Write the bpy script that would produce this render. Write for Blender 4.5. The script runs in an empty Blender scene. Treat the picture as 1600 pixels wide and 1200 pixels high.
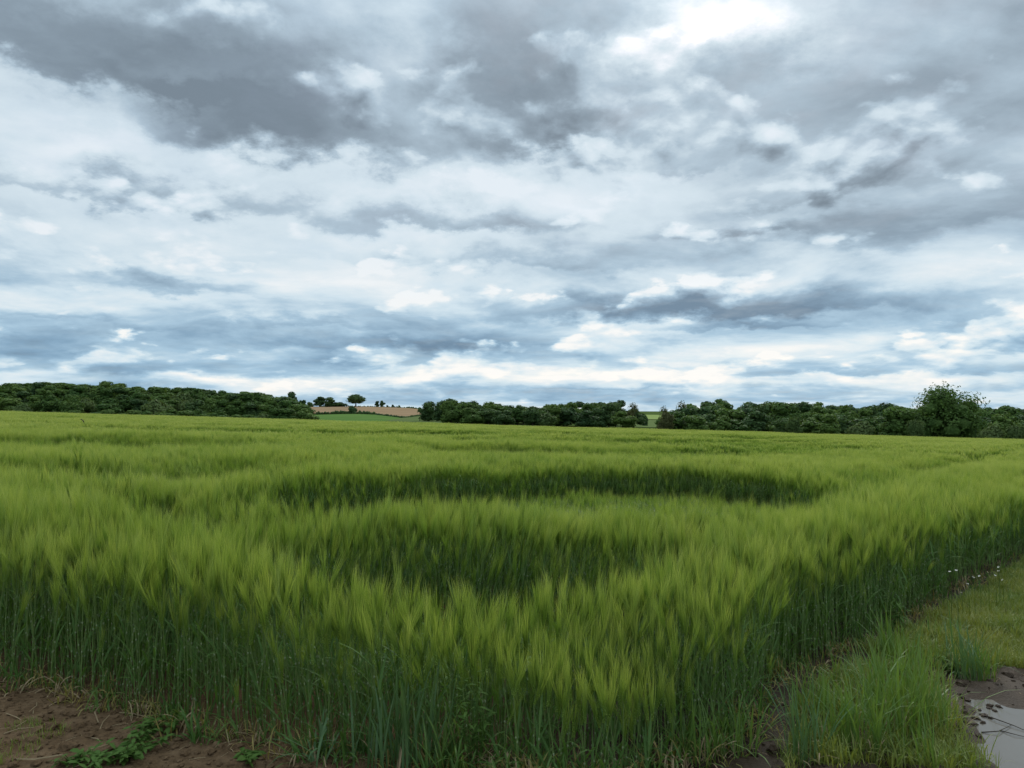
import bpy, math, random
import numpy as np
from mathutils import Vector

# ---------------------------------------------------------------- camera
SC = bpy.context.scene
COL = SC.collection
F = 1186.0            # focal length in pixels of the 1600 px wide photograph
CAM_H = 1.6
HOR = 640.0           # picture row of the true horizon
PITCH = math.atan((HOR - 600.0) / F)
cd = bpy.data.cameras.new('camera')
cd.sensor_width = 36.0
cd.lens = 36.0 * F / 1600.0
cd.clip_start = 0.05
cd.clip_end = 20000.0
cam = bpy.data.objects.new('camera', cd)
COL.objects.link(cam)
cam.location = (0, 0, CAM_H)
cam.rotation_euler = (math.pi / 2 + PITCH, 0, 0)
SC.camera = cam

# ---------------------------------------------------------------- sun, exposure
SUN_AZ, SUN_EL = math.radians(15.5), math.radians(40)
sdir = Vector((math.sin(SUN_AZ) * math.cos(SUN_EL), math.cos(SUN_AZ) * math.cos(SUN_EL), math.sin(SUN_EL)))
ld = bpy.data.lights.new('sun', 'SUN')
ld.energy = 1.5
ld.angle = math.radians(30)
ld.color = (1.0, 0.95, 0.87)
sun = bpy.data.objects.new('sun', ld)
COL.objects.link(sun)
sun.rotation_euler = sdir.to_track_quat('Z', 'Y').to_euler()
sun.location = (0, 0, 60)
vs = SC.view_settings
vs.view_transform = 'Standard'
vs.look = 'None'
vs.exposure = 0.28
vs.gamma = 1.0
SC.cycles.max_bounces = 6
SC.cycles.diffuse_bounces = 3
SC.cycles.glossy_bounces = 2
SC.cycles.transmission_bounces = 3
SC.cycles.transparent_max_bounces = 4
SC.cycles.use_denoising = True
SC.cycles.denoiser = 'OPENIMAGEDENOISE'
SC.cycles.denoising_input_passes = 'RGB_ALBEDO_NORMAL'
SC.cycles.denoising_prefilter = 'NONE'


class NB:
    """small helper around a node tree"""
    def __init__(s, tree):
        s.t = tree
        s.n = tree.nodes
        s.l = tree.links

    def put(s, sock, v):
        if v is None:
            return
        if isinstance(v, bpy.types.NodeSocket):
            s.l.new(v, sock)
        else:
            sock.default_value = v

    def new(s, typ, **kw):
        nd = s.n.new(typ)
        for k, v in kw.items():
            setattr(nd, k, v)
        return nd

    def math(s, op, a, b=None, c=None, clamp=False):
        nd = s.new('ShaderNodeMath', operation=op, use_clamp=clamp)
        s.put(nd.inputs[0], a)
        s.put(nd.inputs[1], b)
        s.put(nd.inputs[2], c)
        return nd.outputs[0]

    def vmath(s, op, a, b=None, c=None):
        nd = s.new('ShaderNodeVectorMath', operation=op)
        s.put(nd.inputs[0], a)
        s.put(nd.inputs[1], b)
        if c is not None:
            s.put(nd.inputs[2], c)
        return nd.outputs[1] if op in ('DOT_PRODUCT', 'LENGTH', 'DISTANCE') else nd.outputs[0]

    def noise(s, vec, scale, detail=4.0, rough=0.55, dist=0.0, lac=2.0, col=False):
        nd = s.new('ShaderNodeTexNoise')
        s.put(nd.inputs['Vector'], vec)
        nd.inputs['Scale'].default_value = scale
        nd.inputs['Detail'].default_value = detail
        nd.inputs['Roughness'].default_value = rough
        nd.inputs['Lacunarity'].default_value = lac
        nd.inputs['Distortion'].default_value = dist
        return nd.outputs['Color'] if col else nd.outputs[0]

    def maprange(s, v, a, b, c=0.0, d=1.0, smooth=False):
        nd = s.new('ShaderNodeMapRange', interpolation_type='SMOOTHSTEP' if smooth else 'LINEAR')
        s.put(nd.inputs[0], v)
        for i, q in enumerate((a, b, c, d)):
            s.put(nd.inputs[1 + i], q)
        return nd.outputs[0]

    def ramp(s, v, stops):
        nd = s.new('ShaderNodeValToRGB')
        cr = nd.color_ramp
        while len(cr.elements) < len(stops):
            cr.elements.new(0.5)
        for e, (p, c) in zip(cr.elements, stops):
            e.position = p
            e.color = (*c, 1)
        s.put(nd.inputs[0], v)
        return nd.outputs[0]

    def mix(s, f, a, b, mode='MIX'):
        nd = s.new('ShaderNodeMix', data_type='RGBA', blend_type=mode)
        s.put(nd.inputs[0], f)
        s.put(nd.inputs[6], a if isinstance(a, bpy.types.NodeSocket) else (*a, 1))
        s.put(nd.inputs[7], b if isinstance(b, bpy.types.NodeSocket) else (*b, 1))
        return nd.outputs[2]


# ---------------------------------------------------------------- world: broken overcast over a Nishita sky
def build_world():
    w = bpy.data.worlds.new('World')
    SC.world = w
    w.use_nodes = True
    w.cycles.sampling_method = 'NONE'
    nb = NB(w.node_tree)
    nb.n.clear()
    out = nb.new('ShaderNodeOutputWorld')
    bg = nb.new('ShaderNodeBackground')
    nb.l.new(bg.outputs[0], out.inputs[0])
    tc = nb.new('ShaderNodeTexCoord').outputs['Generated']
    d = nb.vmath('NORMALIZE', tc)
    sep = nb.new('ShaderNodeSeparateXYZ')
    nb.l.new(d, sep.inputs[0])
    x, y, z = sep.outputs
    zz = nb.math('MAXIMUM', z, 0.0)
    # position on a flat cloud deck
    def deck(off, seed):
        den = nb.math('ADD', zz, 0.13 + off)
        inv = nb.math('DIVIDE', 1.0, den)
        cx = nb.math('MULTIPLY', x, inv)
        cy = nb.math('MULTIPLY', y, inv)
        cmb = nb.new('ShaderNodeCombineXYZ')
        nb.l.new(cx, cmb.inputs[0]); nb.l.new(cy, cmb.inputs[1]); cmb.inputs[2].default_value = seed
        return cmb.outputs[0]
    SEED = 3.7
    p1 = deck(0.0, SEED)
    p2 = deck(0.030, SEED)
    nA = nb.noise(p1, 1.15, 9.0, 0.56, 0.35)
    nA2 = nb.noise(p2, 1.15, 9.0, 0.56, 0.35)
    nC = nb.noise(p1, 3.4, 7.0, 0.6, 0.2)
    emb = nb.math('SUBTRACT', nA, nA2)
    # heaped clouds: billowed cells eaten out of a coarser density, seen at two heights for their lit tops and grey bases
    def heap(off):
        den = nb.math('ADD', zz, 0.30 + off)
        inv = nb.math('DIVIDE', 1.0, den)
        cmb = nb.new('ShaderNodeCombineXYZ')
        nb.l.new(nb.math('MULTIPLY', x, inv), cmb.inputs[0]); nb.l.new(nb.math('MULTIPLY', y, inv), cmb.inputs[1]); cmb.inputs[2].default_value = 8.3
        wq = nb.noise(cmb.outputs[0], 5.0, 5.0, 0.6, 0.0, col=True)
        q = nb.vmath('MULTIPLY_ADD', wq, (0.10, 0.10, 0.0), cmb.outputs[0])
        base = nb.noise(q, 2.3, 9.0, 0.56, 0.0)
        vo = nb.new('ShaderNodeTexVoronoi', feature='F1')
        nb.put(vo.inputs['Vector'], q); vo.inputs['Scale'].default_value = 6.0
        vo.inputs['Detail'].default_value = 2.0; vo.inputs['Roughness'].default_value = 0.5
        return nb.math('MULTIPLY_ADD', vo.outputs['Distance'], -0.22, base)
    h1 = heap(0.0)
    h2 = heap(0.022)
    hmask = nb.maprange(h1, 0.33, 0.45, 0.0, 1.0, True)
    hemb = nb.math('SUBTRACT', h1, h2)
    hmask = nb.math('MULTIPLY', hmask, nb.maprange(z, 0.02, 0.14, 0.35, 1.0))
    # view angles, warped a little, for the large cloud masses
    az = nb.math('ARCTAN2', x, y)
    el = nb.math('ARCSINE', z)
    ae = nb.new('ShaderNodeCombineXYZ')
    nb.l.new(az, ae.inputs[0]); nb.l.new(el, ae.inputs[1])
    wv = nb.noise(deck(0.22, 1.9), 5.0, 9.0, 0.60, 0.0, col=True)
    wv = nb.vmath('SUBTRACT', wv, (0.5, 0.5, 0.5))
    wv = nb.vmath('MULTIPLY', wv, (0.26, 0.20, 0.0))
    wf = nb.maprange(el, 0.0, 0.45, 0.10, 1.15)
    wfc = nb.new('ShaderNodeCombineXYZ')
    nb.l.new(wf, wfc.inputs[0]); nb.l.new(wf, wfc.inputs[1])
    wv = nb.vmath('MULTIPLY', wv, wfc.outputs[0])
    aw = nb.vmath('ADD', ae.outputs[0], wv)
    soft = [  # picture x, y, half width, half height, brightness
        (80, 185, 130, 60, 0.36), (290, 232, 110, 26, 0.10), (1130, 20, 80, 45, 0.55), (1020, 90, 90, 50, 0.12),
        (610, 110, 60, 90, 0.14), (245, 92, 90, 14, 0.22), (700, 190, 60, 20, 0.16), (600, 20, 90, 30, 0.10),
        (330, 50, 220, 50, -0.16), (110, 50, 200, 50, -0.24), (800, 70, 130, 90, -0.26), (1330, 190, 300, 70, -0.24), (1500, 70, 200, 50, -0.14),
        (650, 290, 170, 22, 0.08), (960, 262, 150, 46, 0.12), (930, 330, 110, 34, 0.12),
        (480, 420, 160, 30, 0.14), (780, 587, 320, 11, 0.22), (1350, 594, 320, 8, 0.26), (330, 593, 120, 6, 0.18), (1000, 545, 200, 16, 0.14),
        (1500, 440, 140, 30, 0.12), (700, 545, 500, 30, -0.06), (200, 550, 320, 30, -0.14),
    ]
    flatb = [  # clouds with a level grey base: picture x, base y, half width, height, darkness, lit top
        (430, 240, 200, 135, 0.62, 0.0), (120, 118, 220, 80, 0.36, 0.0), (790, 215, 130, 150, 0.34, 0.0), (880, 232, 70, 60, 0.22, 0.0),
        (140, 310, 210, 50, 0.34, 0.14), (690, 356, 175, 62, 0.42, 0.18), (1000, 496, 185, 50, 0.52, 0.10), (1260, 490, 160, 52, 0.40, 0.06),
        (1170, 512, 120, 16, 0.24, 0.0), (1150, 370, 130, 36, 0.24, 0.12), (1430, 362, 260, 80, 0.26, 0.0), (285, 458, 80, 30, 0.26, 0.20),
        (265, 396, 62, 34, 0.10, 0.20), (620, 546, 210, 34, 0.30, 0.0), (300, 586, 300, 34, 0.24, 0.0), (1290, 294, 105, 30, 0.16, 0.05),
        (650, 412, 120, 36, 0.18, 0.12), (880, 415, 110, 36, 0.16, 0.10), (1380, 584, 200, 16, 0.22, 0.0), (1060, 272, 75, 40, 0.14, 0.04),
        (1550, 548, 130, 20, 0.20, 0.05), (480, 505, 110, 16, 0.16, 0.05), (90, 505, 150, 16, 0.12, 0.05), (1120, 575, 160, 12, 0.14, 0.04), (960, 608, 160, 8, 0.16, 0.0),
    ]
    def place(px, py):
        a0 = math.atan((px - 800) / F)
        return a0, math.atan((HOR - py) / F * math.cos(a0))
    acc = None
    for (px, py, rx, ry, amp) in soft:
        a0, e0 = place(px, py)
        sx, sy = F / rx * 0.86, F / ry * 0.95
        v = nb.vmath('MULTIPLY_ADD', aw, (sx, sy, 0.0), (-a0 * sx, -e0 * sy, 0.0))
        g = nb.math('POWER', 0.45, nb.vmath('DOT_PRODUCT', v, v))
        acc = nb.math('MULTIPLY', g, amp) if acc is None else nb.math('MULTIPLY_ADD', g, amp, acc)
    for (px, py, rx, hh, amp, lit) in flatb:
        a0, e0 = place(px, py)
        sx, sy = F / rx * 0.86, F / hh
        v = nb.vmath('MULTIPLY_ADD', aw, (sx, sy, 0.0), (-a0 * sx, -e0 * sy, 0.0))
        sp = nb.new('ShaderNodeSeparateXYZ'); nb.l.new(v, sp.inputs[0])
        gu = nb.math('POWER', 0.40, nb.math('POWER', sp.outputs[0], 2.0))
        base = nb.maprange(sp.outputs[1], -0.20, 0.14, 0.0, 1.0, True)
        up = nb.maprange(sp.outputs[1], 0.05, 1.15, 1.0, 0.0, True)
        acc = nb.math('MULTIPLY_ADD', nb.math('MULTIPLY', gu, nb.math('MULTIPLY', base, up)), -amp, acc)
        if lit:
            top = nb.math('POWER', 0.05, nb.math('POWER', nb.math('SUBTRACT', sp.outputs[1], 1.0), 2.0))
            acc = nb.math('MULTIPLY_ADD', nb.math('MULTIPLY', gu, top), lit, acc)
    # brightness of the cloud
    t = nb.math('MULTIPLY_ADD', nb.math('SUBTRACT', nA, 0.5), -0.75, 0.565)
    t = nb.math('MULTIPLY_ADD', emb, 1.5, t)
    t = nb.math('MULTIPLY_ADD', nb.math('SUBTRACT', nC, 0.5), 0.34, t)
    tq = nb.math('MULTIPLY_ADD', nb.math('SUBTRACT', h1, 0.40), -0.9, 0.0)
    tq = nb.math('MULTIPLY_ADD', hemb, 3.0, tq)
    t = nb.math('MULTIPLY_ADD', nb.math('MULTIPLY', hmask, tq), 1.15, t)
    t = nb.math('MULTIPLY_ADD', nb.math('MULTIPLY', nb.math('MULTIPLY', hmask, nb.math('SUBTRACT', 1.0, hmask)), 4.0), 0.07, t)
    t = nb.math('MULTIPLY_ADD', acc, 0.95, t)
    t = nb.math('MULTIPLY_ADD', nb.maprange(el, 0.0, 0.35, 0.0, 1.0), 0.02, t, clamp=True)
    # only the thin cloud before the sun is brighter than paper white
    sa, se = place(1130, 20)
    sv = nb.vmath('MULTIPLY_ADD', aw, (F / 130, F / 75, 0.0), (-sa * F / 130, -se * F / 75, 0.0))
    sg = nb.math('POWER', 0.4, nb.vmath('DOT_PRODUCT', sv, sv))
    t = nb.math('MINIMUM', t, nb.math('MULTIPLY_ADD', nb.math('SUBTRACT', t, 0.66), 0.42, nb.math('MULTIPLY_ADD', sg, 0.3, 0.66)))
    hi = nb.ramp(t, [(0.0, (0.157, 0.201, 0.244)), (0.26, (0.231, 0.295, 0.353)), (0.48, (0.355, 0.449, 0.527)),
                     (0.70, (0.537, 0.629, 0.690)), (0.88, (0.717, 0.756, 0.803)), (1.0, (0.881, 0.881, 0.908))])
    lo = nb.ramp(t, [(0.0, (0.118, 0.205, 0.305)), (0.25, (0.195, 0.325, 0.455)), (0.48, (0.315, 0.470, 0.600)),
                     (0.66, (0.520, 0.640, 0.715)), (0.78, (0.800, 0.790, 0.765)), (1.0, (0.90, 0.88, 0.85))])
    fe = nb.maprange(el, 0.03, 0.27, 0.0, 1.0, True)
    cloud = nb.mix(fe, lo, hi)
    # overcast skies brighten towards the zenith
    zen = nb.maprange(zz, 0.42, 1.0, 1.0, 2.0)
    zc = nb.new('ShaderNodeCombineXYZ')
    for i in range(3):
        nb.l.new(zen, zc.inputs[i])
    cloud = nb.mix(1.0, cloud, zc.outputs[0], 'MULTIPLY')
    sky = nb.new('ShaderNodeTexSky', sky_type='NISHITA')
    sky.sun_disc = False
    sky.sun_elevation = SUN_EL
    sky.sun_rotation = SUN_AZ
    sky.air_density = 1.0
    sky.dust_density = 1.5
    skyc = nb.mix(1.0, sky.outputs[0], (0.1, 0.1, 0.1), 'MULTIPLY')
    cover = nb.maprange(nC, 0.30, 0.52, 0.90, 0.98)
    colr = nb.mix(cover, skyc, cloud)
    nb.l.new(colr, bg.inputs[0])
    bg.inputs[1].default_value = 1.0
build_world()


# ---------------------------------------------------------------- numeric helpers
def rng(seed):
    return np.random.default_rng(seed)

def _hash(ix, iy, seed):
    with np.errstate(over='ignore'):
        h = (ix.astype(np.int64) * 374761393 + iy.astype(np.int64) * 668265263 + seed * 982451653) & 0x7fffffff
        h = ((h ^ (h >> 13)) * 1274126177) & 0x7fffffff
        h = h ^ (h >> 16)
    return (h & 0xffff) / 65535.0

def vnoise(x, y, seed=0):
    x = np.asarray(x, float); y = np.asarray(y, float)
    ix = np.floor(x); iy = np.floor(y)
    fx = x - ix; fy = y - iy
    fx = fx * fx * (3 - 2 * fx); fy = fy * fy * (3 - 2 * fy)
    a = _hash(ix, iy, seed); b = _hash(ix + 1, iy, seed)
    c = _hash(ix, iy + 1, seed); d = _hash(ix + 1, iy + 1, seed)
    return (a + (b - a) * fx) * (1 - fy) + (c + (d - c) * fx) * fy - 0.5

def fbm(x, y, seed=0, octv=4):
    s = 0; a = 1.0
    for k in range(octv):
        s = s + a * vnoise(np.asarray(x) * 2 ** k, np.asarray(y) * 2 ** k, seed + k * 17)
        a *= 0.5
    return s

def sstep(a, b, v):
    t = np.clip((v - a) / (b - a), 0, 1)
    return t * t * (3 - 2 * t)

SX, SY = -0.0276, -0.0153          # slope of the barley field

def ray(px, py):
    vx = (px - 800) / F; vy = (600 - py) / F
    return np.array([vx, math.cos(PITCH) - vy * math.sin(PITCH), math.sin(PITCH) + vy * math.cos(PITCH)])

def hit(px, py, off=0.0):
    """plan position where the line of sight meets the field plane raised by off"""
    r = ray(px, py)
    t = (CAM_H - off) / (SX * r[0] + SY * r[1] - r[2])
    return np.array([r[0] * t, r[1] * t])

# far land: picture row at which the ground stands, by picture column and distance
TD = np.array([130, 220, 300, 380, 520, 650, 850, 1200, 3000.])
TX = np.array([-900, -300, 0, 200, 400, 490, 560, 660, 720, 850, 1015, 1200, 1480, 1700, 2500.])
TY = np.array([
    [0, 668, 676, 672, 614, 616, 628, 642, 647],
    [0, 668, 676, 672, 614, 616, 628, 642, 647],
    [0, 668, 676, 672, 616, 620, 630, 642, 647],
    [0, 668, 676, 672, 618, 622, 630, 642, 647],
    [0, 670, 676, 671, 634, 634, 634, 642, 647],
    [0, 672, 676, 668, 657, 649, 636.5, 642, 647],
    [0, 672, 676, 668, 656, 647.5, 636.2, 641, 647],
    [0, 674, 678, 670, 658, 650, 638.5, 642, 647],
    [0, 676, 680, 671, 661, 655, 645, 646, 648],
    [0, 678, 682, 673, 658, 655, 652, 650, 648],
    [0, 680, 684, 674, 666, 661, 656, 651, 648],
    [0, 686, 685, 675, 668, 664, 660, 656, 650],
    [0, 695, 690, 682, 676, 672, 664, 658, 650],
    [0, 700, 694, 686, 678, 672, 664, 658, 650],
    [0, 700, 694, 686, 678, 672, 664, 658, 650]])
TZ = CAM_H + TD[None, :] * (HOR - TY) / F

def terrain(x, y):
    x = np.asarray(x, float); y = np.asarray(y, float)
    plane = SX * x + SY * y
    plane = np.where(np.hypot(x, y) > 200, plane * 200 / np.maximum(np.hypot(x, y), 1), plane)
    d = np.maximum(y, 1.0)
    px = np.clip(800 + F * x / np.maximum(y, 0.5 * np.abs(x) + 1e-3), -899, 2499)
    i = np.clip(np.searchsorted(TX, px) - 1, 0, len(TX) - 2)
    fx = (px - TX[i]) / (TX[i + 1] - TX[i])
    dd = np.clip(d, 130.001, 2999)
    j = np.clip(np.searchsorted(TD, dd) - 1, 0, len(TD) - 2)
    fd = (dd - TD[j]) / (TD[j + 1] - TD[j])
    zt = TZ.copy()
    def col(ii, jj):
        v = zt[ii, jj]
        return np.where(jj == 0, SX * ((TX[ii] - 800) / F * 130) + SY * 130, v)
    # the crop stands on the plane up to 130 m; behind its far edge the land drops away
    za = col(i, j) * (1 - fx) + col(i + 1, j) * fx
    zb = col(i, j + 1) * (1 - fx) + col(i + 1, j + 1) * fx
    far = za * (1 - fd) + zb * fd
    return np.where((y > 130) & (np.abs(x) < 1.6 * y), far, np.where(y > 130, np.minimum(plane, far), plane))

# ---------------------------------------------------------------- mesh helpers
class MB:
    def __init__(s):
        s.v = []; s.f = []; s.m = []; s.n = 0

    def add(s, v, f, m=0):
        v = np.asarray(v, float).reshape(-1, 3)
        s.v.append(v)
        for q in f:
            s.f.append(tuple(int(a) + s.n for a in q))
        s.m += [m] * len(f)
        s.n += len(v)

    def merge(s, o, m=None):
        if o.n:
            s.add(np.vstack(o.v), o.f, 0)
            s.m[-len(o.f):] = o.m if m is None else [m] * len(o.f)
        return s

    def ribbon(s, pts, width, side, m=0):
        pts = np.asarray(pts, float); n = len(pts)
        side = np.asarray(side, float)
        if side.ndim == 1:
            side = np.repeat(side[None], n, 0)
        w = np.asarray(width, float)[:, None] * 0.5
        if w[-1] < 1e-5:
            v = np.vstack([pts[:-1] - side[:-1] * w[:-1], pts[:-1] + side[:-1] * w[:-1], pts[-1:]])
            k = n - 1
            f = [(i, i + k, i + k + 1, i + 1) for i in range(k - 1)] + [(k - 1, 2 * k - 1, 2 * k)]
        else:
            v = np.vstack([pts - side * w, pts + side * w])
            f = [(i, i + n, i + n + 1, i + 1) for i in range(n - 1)]
        s.add(v, f, m)

    def tube(s, pts, rad, sides=5, m=0, cap=True):
        pts = np.asarray(pts, float); n = len(pts)
        V = []
        for i in range(n):
            t = pts[min(i + 1, n - 1)] - pts[max(i - 1, 0)]
            t /= (np.linalg.norm(t) + 1e-9)
            a = np.cross(t, (0.31, 0.95, 0.05)); a /= (np.linalg.norm(a) + 1e-9)
            b = np.cross(t, a)
            for k in range(sides):
                an = 2 * math.pi * k / sides
                V.append(pts[i] + (a * math.cos(an) + b * math.sin(an)) * rad[i])
        f = []
        for i in range(n - 1):
            for k in range(sides):
                k2 = (k + 1) % sides
                f.append((i * sides + k, i * sides + k2, (i + 1) * sides + k2, (i + 1) * sides + k))
        if cap:
            f.append(tuple(range((n - 1) * sides, n * sides)))
        s.add(V, f, m)

    def data(s, name, mats, smooth=False):
        me = bpy.data.meshes.new(name)
        me.from_pydata(np.vstack(s.v).tolist(), [], s.f)
        for mt in mats:
            me.materials.append(mt)
        if len(mats) > 1:
            me.polygons.foreach_set('material_index', s.m)
        if smooth:
            me.polygons.foreach_set('use_smooth', [True] * len(s.f))
        me.update()
        return me

def link(name, data, parent=None, loc=(0, 0, 0), rot=(0, 0, 0), scale=(1, 1, 1)):
    o = bpy.data.objects.new(name, data)
    COL.objects.link(o)
    o.location = loc; o.rotation_euler = rot; o.scale = scale
    o.parent = parent
    return o

def tag(o, label=None, cat=None, group=None, kind=None):
    if label: o['label'] = label
    if cat: o['category'] = cat
    if group: o['group'] = group
    if kind: o['kind'] = kind
    return o

def scatter(name, P, R, S, idx, tint, protos):
    """one object that carries many instances of the given meshes"""
    c = bpy.data.collections.new(name + '_kinds')
    for i, me in enumerate(protos):
        c.objects.link(bpy.data.objects.new('%s_kind_%03d' % (name, i), me))
    me = bpy.data.meshes.new(name)
    N = len(P)
    me.vertices.add(N)
    me.vertices.foreach_set('co', np.asarray(P, np.float32).ravel())
    for nm, typ, arr, key in (('rot', 'FLOAT_VECTOR', R, 'vector'), ('scl', 'FLOAT_VECTOR', S, 'vector'),
                              ('kind', 'INT', idx, 'value'), ('tint', 'FLOAT', tint, 'value')):
        a = me.attributes.new(nm, typ, 'POINT')
        a.data.foreach_set(key, np.asarray(arr, np.int32 if typ == 'INT' else np.float32).ravel())
    o = link(name, me)
    ng = bpy.data.node_groups.new(name + '_nodes', 'GeometryNodeTree')
    ng.interface.new_socket('Geometry', in_out='INPUT', socket_type='NodeSocketGeometry')
    ng.interface.new_socket('Geometry', in_out='OUTPUT', socket_type='NodeSocketGeometry')
    n, l = ng.nodes, ng.links
    gi = n.new('NodeGroupInput'); go = n.new('NodeGroupOutput')
    ci = n.new('GeometryNodeCollectionInfo')
    ci.inputs[0].default_value = c
    ci.inputs[1].default_value = True
    ci.inputs[2].default_value = True
    ip = n.new('GeometryNodeInstanceOnPoints')
    ip.inputs['Pick Instance'].default_value = True
    def attr(nm, typ):
        a = n.new('GeometryNodeInputNamedAttribute'); a.data_type = typ
        a.inputs[0].default_value = nm
        return a.outputs[0]
    l.new(gi.outputs[0], ip.inputs['Points'])
    l.new(ci.outputs[0], ip.inputs['Instance'])
    l.new(attr('kind', 'INT'), ip.inputs['Instance Index'])
    er = n.new('FunctionNodeEulerToRotation')
    l.new(attr('rot', 'FLOAT_VECTOR'), er.inputs[0])
    l.new(er.outputs[0], ip.inputs['Rotation'])
    l.new(attr('scl', 'FLOAT_VECTOR'), ip.inputs['Scale'])
    l.new(ip.outputs[0], go.inputs[0])
    md = o.modifiers.new('scatter', 'NODES')
    md.node_group = ng
    return o

# ---------------------------------------------------------------- materials
def plant_mat(name, base, alt, trans=0.3, rough=0.55, var=0.25, scale=30.0, objvar=0.0, sheen=0.3, trans_tint=(1.25, 1.2, 0.6), low=None):
    m = bpy.data.materials.new(name)
    m.use_nodes = True
    nb = NB(m.node_tree); nb.n.clear()
    out = nb.new('ShaderNodeOutputMaterial')
    geo = nb.new('ShaderNodeNewGeometry')
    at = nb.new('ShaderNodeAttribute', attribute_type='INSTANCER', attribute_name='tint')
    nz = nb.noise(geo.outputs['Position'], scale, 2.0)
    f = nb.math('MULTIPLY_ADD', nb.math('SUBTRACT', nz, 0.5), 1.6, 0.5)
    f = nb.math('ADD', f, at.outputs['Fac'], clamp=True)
    if objvar:
        oi = nb.new('ShaderNodeObjectInfo')
        f = nb.math('MULTIPLY_ADD', nb.math('SUBTRACT', oi.outputs['Random'], 0.5), objvar, f, clamp=True)
    c = nb.mix(f, base, alt)
    if low:                                  # awns are greener where they leave the ear, paler at the tips
        oz = nb.new('ShaderNodeSeparateXYZ')
        nb.l.new(nb.new('ShaderNodeTexCoord').outputs['Object'], oz.inputs[0])
        c = nb.mix(nb.maprange(oz.outputs[2], 0.72, 0.93), low, c)
        c = nb.mix(nb.maprange(oz.outputs[2], 0.90, 1.06, 0.0, 0.75), c, (0.56, 0.57, 0.20))
    p = nb.new('ShaderNodeBsdfPrincipled')
    nb.l.new(c, p.inputs['Base Color'])
    p.inputs['Roughness'].default_value = rough
    p.inputs['Specular IOR Level'].default_value = sheen
    if trans > 0:
        tr = nb.new('ShaderNodeBsdfTranslucent')
        tcol = nb.mix(1.0, c, trans_tint, 'MULTIPLY')
        nb.l.new(tcol, tr.inputs[0])
        mx = nb.new('ShaderNodeMixShader')
        mx.inputs[0].default_value = trans
        nb.l.new(p.outputs[0], mx.inputs[1]); nb.l.new(tr.outputs[0], mx.inputs[2])
        nb.l.new(mx.outputs[0], out.inputs[0])
    else:
        nb.l.new(p.outputs[0], out.inputs[0])
    return m

M = {}
M['stem'] = plant_mat('barley_stem', (0.115, 0.190, 0.052), (0.180, 0.255, 0.080), 0.12, 0.55, scale=9, sheen=0.2)
M['leaf'] = plant_mat('barley_leaf', (0.060, 0.135, 0.030), (0.105, 0.195, 0.048), 0.40, 0.55, scale=9, sheen=0.2)
M['ear'] = plant_mat('barley_ear', (0.13, 0.23, 0.030), (0.22, 0.31, 0.050), 0.25, 0.5, scale=12, sheen=0.3)
M['awn'] = plant_mat('barley_awn', (0.215, 0.325, 0.045), (0.45, 0.50, 0.115), 0.45, 0.42, scale=2.5, sheen=0.5, trans_tint=(1.12, 1.10, 0.7), low=(0.125, 0.225, 0.032))
M['node'] = plant_mat('stem_joint', (0.20, 0.26, 0.13), (0.25, 0.30, 0.16), 0.0, 0.5)
M['yellowleaf'] = plant_mat('yellowing_leaf', (0.20, 0.19, 0.05), (0.33, 0.25, 0.09), 0.3, 0.6, scale=9)
M['straw'] = plant_mat('dry_straw', (0.20, 0.14, 0.075), (0.36, 0.28, 0.16), 0.1, 0.7, scale=9)
M['grass'] = plant_mat('verge_grass', (0.120, 0.185, 0.032), (0.235, 0.255, 0.060), 0.35, 0.5, scale=3)
M['tuft'] = plant_mat('tall_grass', (0.085, 0.175, 0.038), (0.150, 0.225, 0.055), 0.4, 0.45, scale=6)
M['weed'] = plant_mat('weed_leaf', (0.060, 0.130, 0.024), (0.100, 0.175, 0.036), 0.3, 0.6, scale=20, sheen=0.15)
M['bluegrass'] = plant_mat('blue_green_grass', (0.065, 0.140, 0.052), (0.110, 0.190, 0.075), 0.3, 0.5, scale=6)
M['petal'] = plant_mat('white_petal', (0.70, 0.70, 0.66), (0.8, 0.8, 0.77), 0.3, 0.6)
M['twig'] = plant_mat('dark_twig', (0.030, 0.022, 0.016), (0.06, 0.045, 0.03), 0.0, 0.8)
M['bark'] = plant_mat('bark', (0.055, 0.045, 0.035), (0.10, 0.085, 0.065), 0.0, 0.85, scale=2)
M['crown'] = plant_mat('tree_leaves', (0.052, 0.105, 0.028), (0.115, 0.180, 0.048), 0.25, 0.6, scale=0.22, objvar=0.9, sheen=0.08)
M['crown_blue'] = plant_mat('tree_leaves_dark', (0.042, 0.086, 0.034), (0.085, 0.138, 0.048), 0.25, 0.6, scale=0.22, objvar=0.8, sheen=0.08)
M['crown_pale'] = plant_mat('tree_leaves_pale', (0.075, 0.120, 0.040), (0.120, 0.165, 0.060), 0.25, 0.6, scale=0.3, objvar=0.8, sheen=0.08)
M['crown_brown'] = plant_mat('tree_leaves_brownish', (0.070, 0.080, 0.030), (0.100, 0.105, 0.042), 0.25, 0.6, scale=0.3, objvar=0.6, sheen=0.08)

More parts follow.
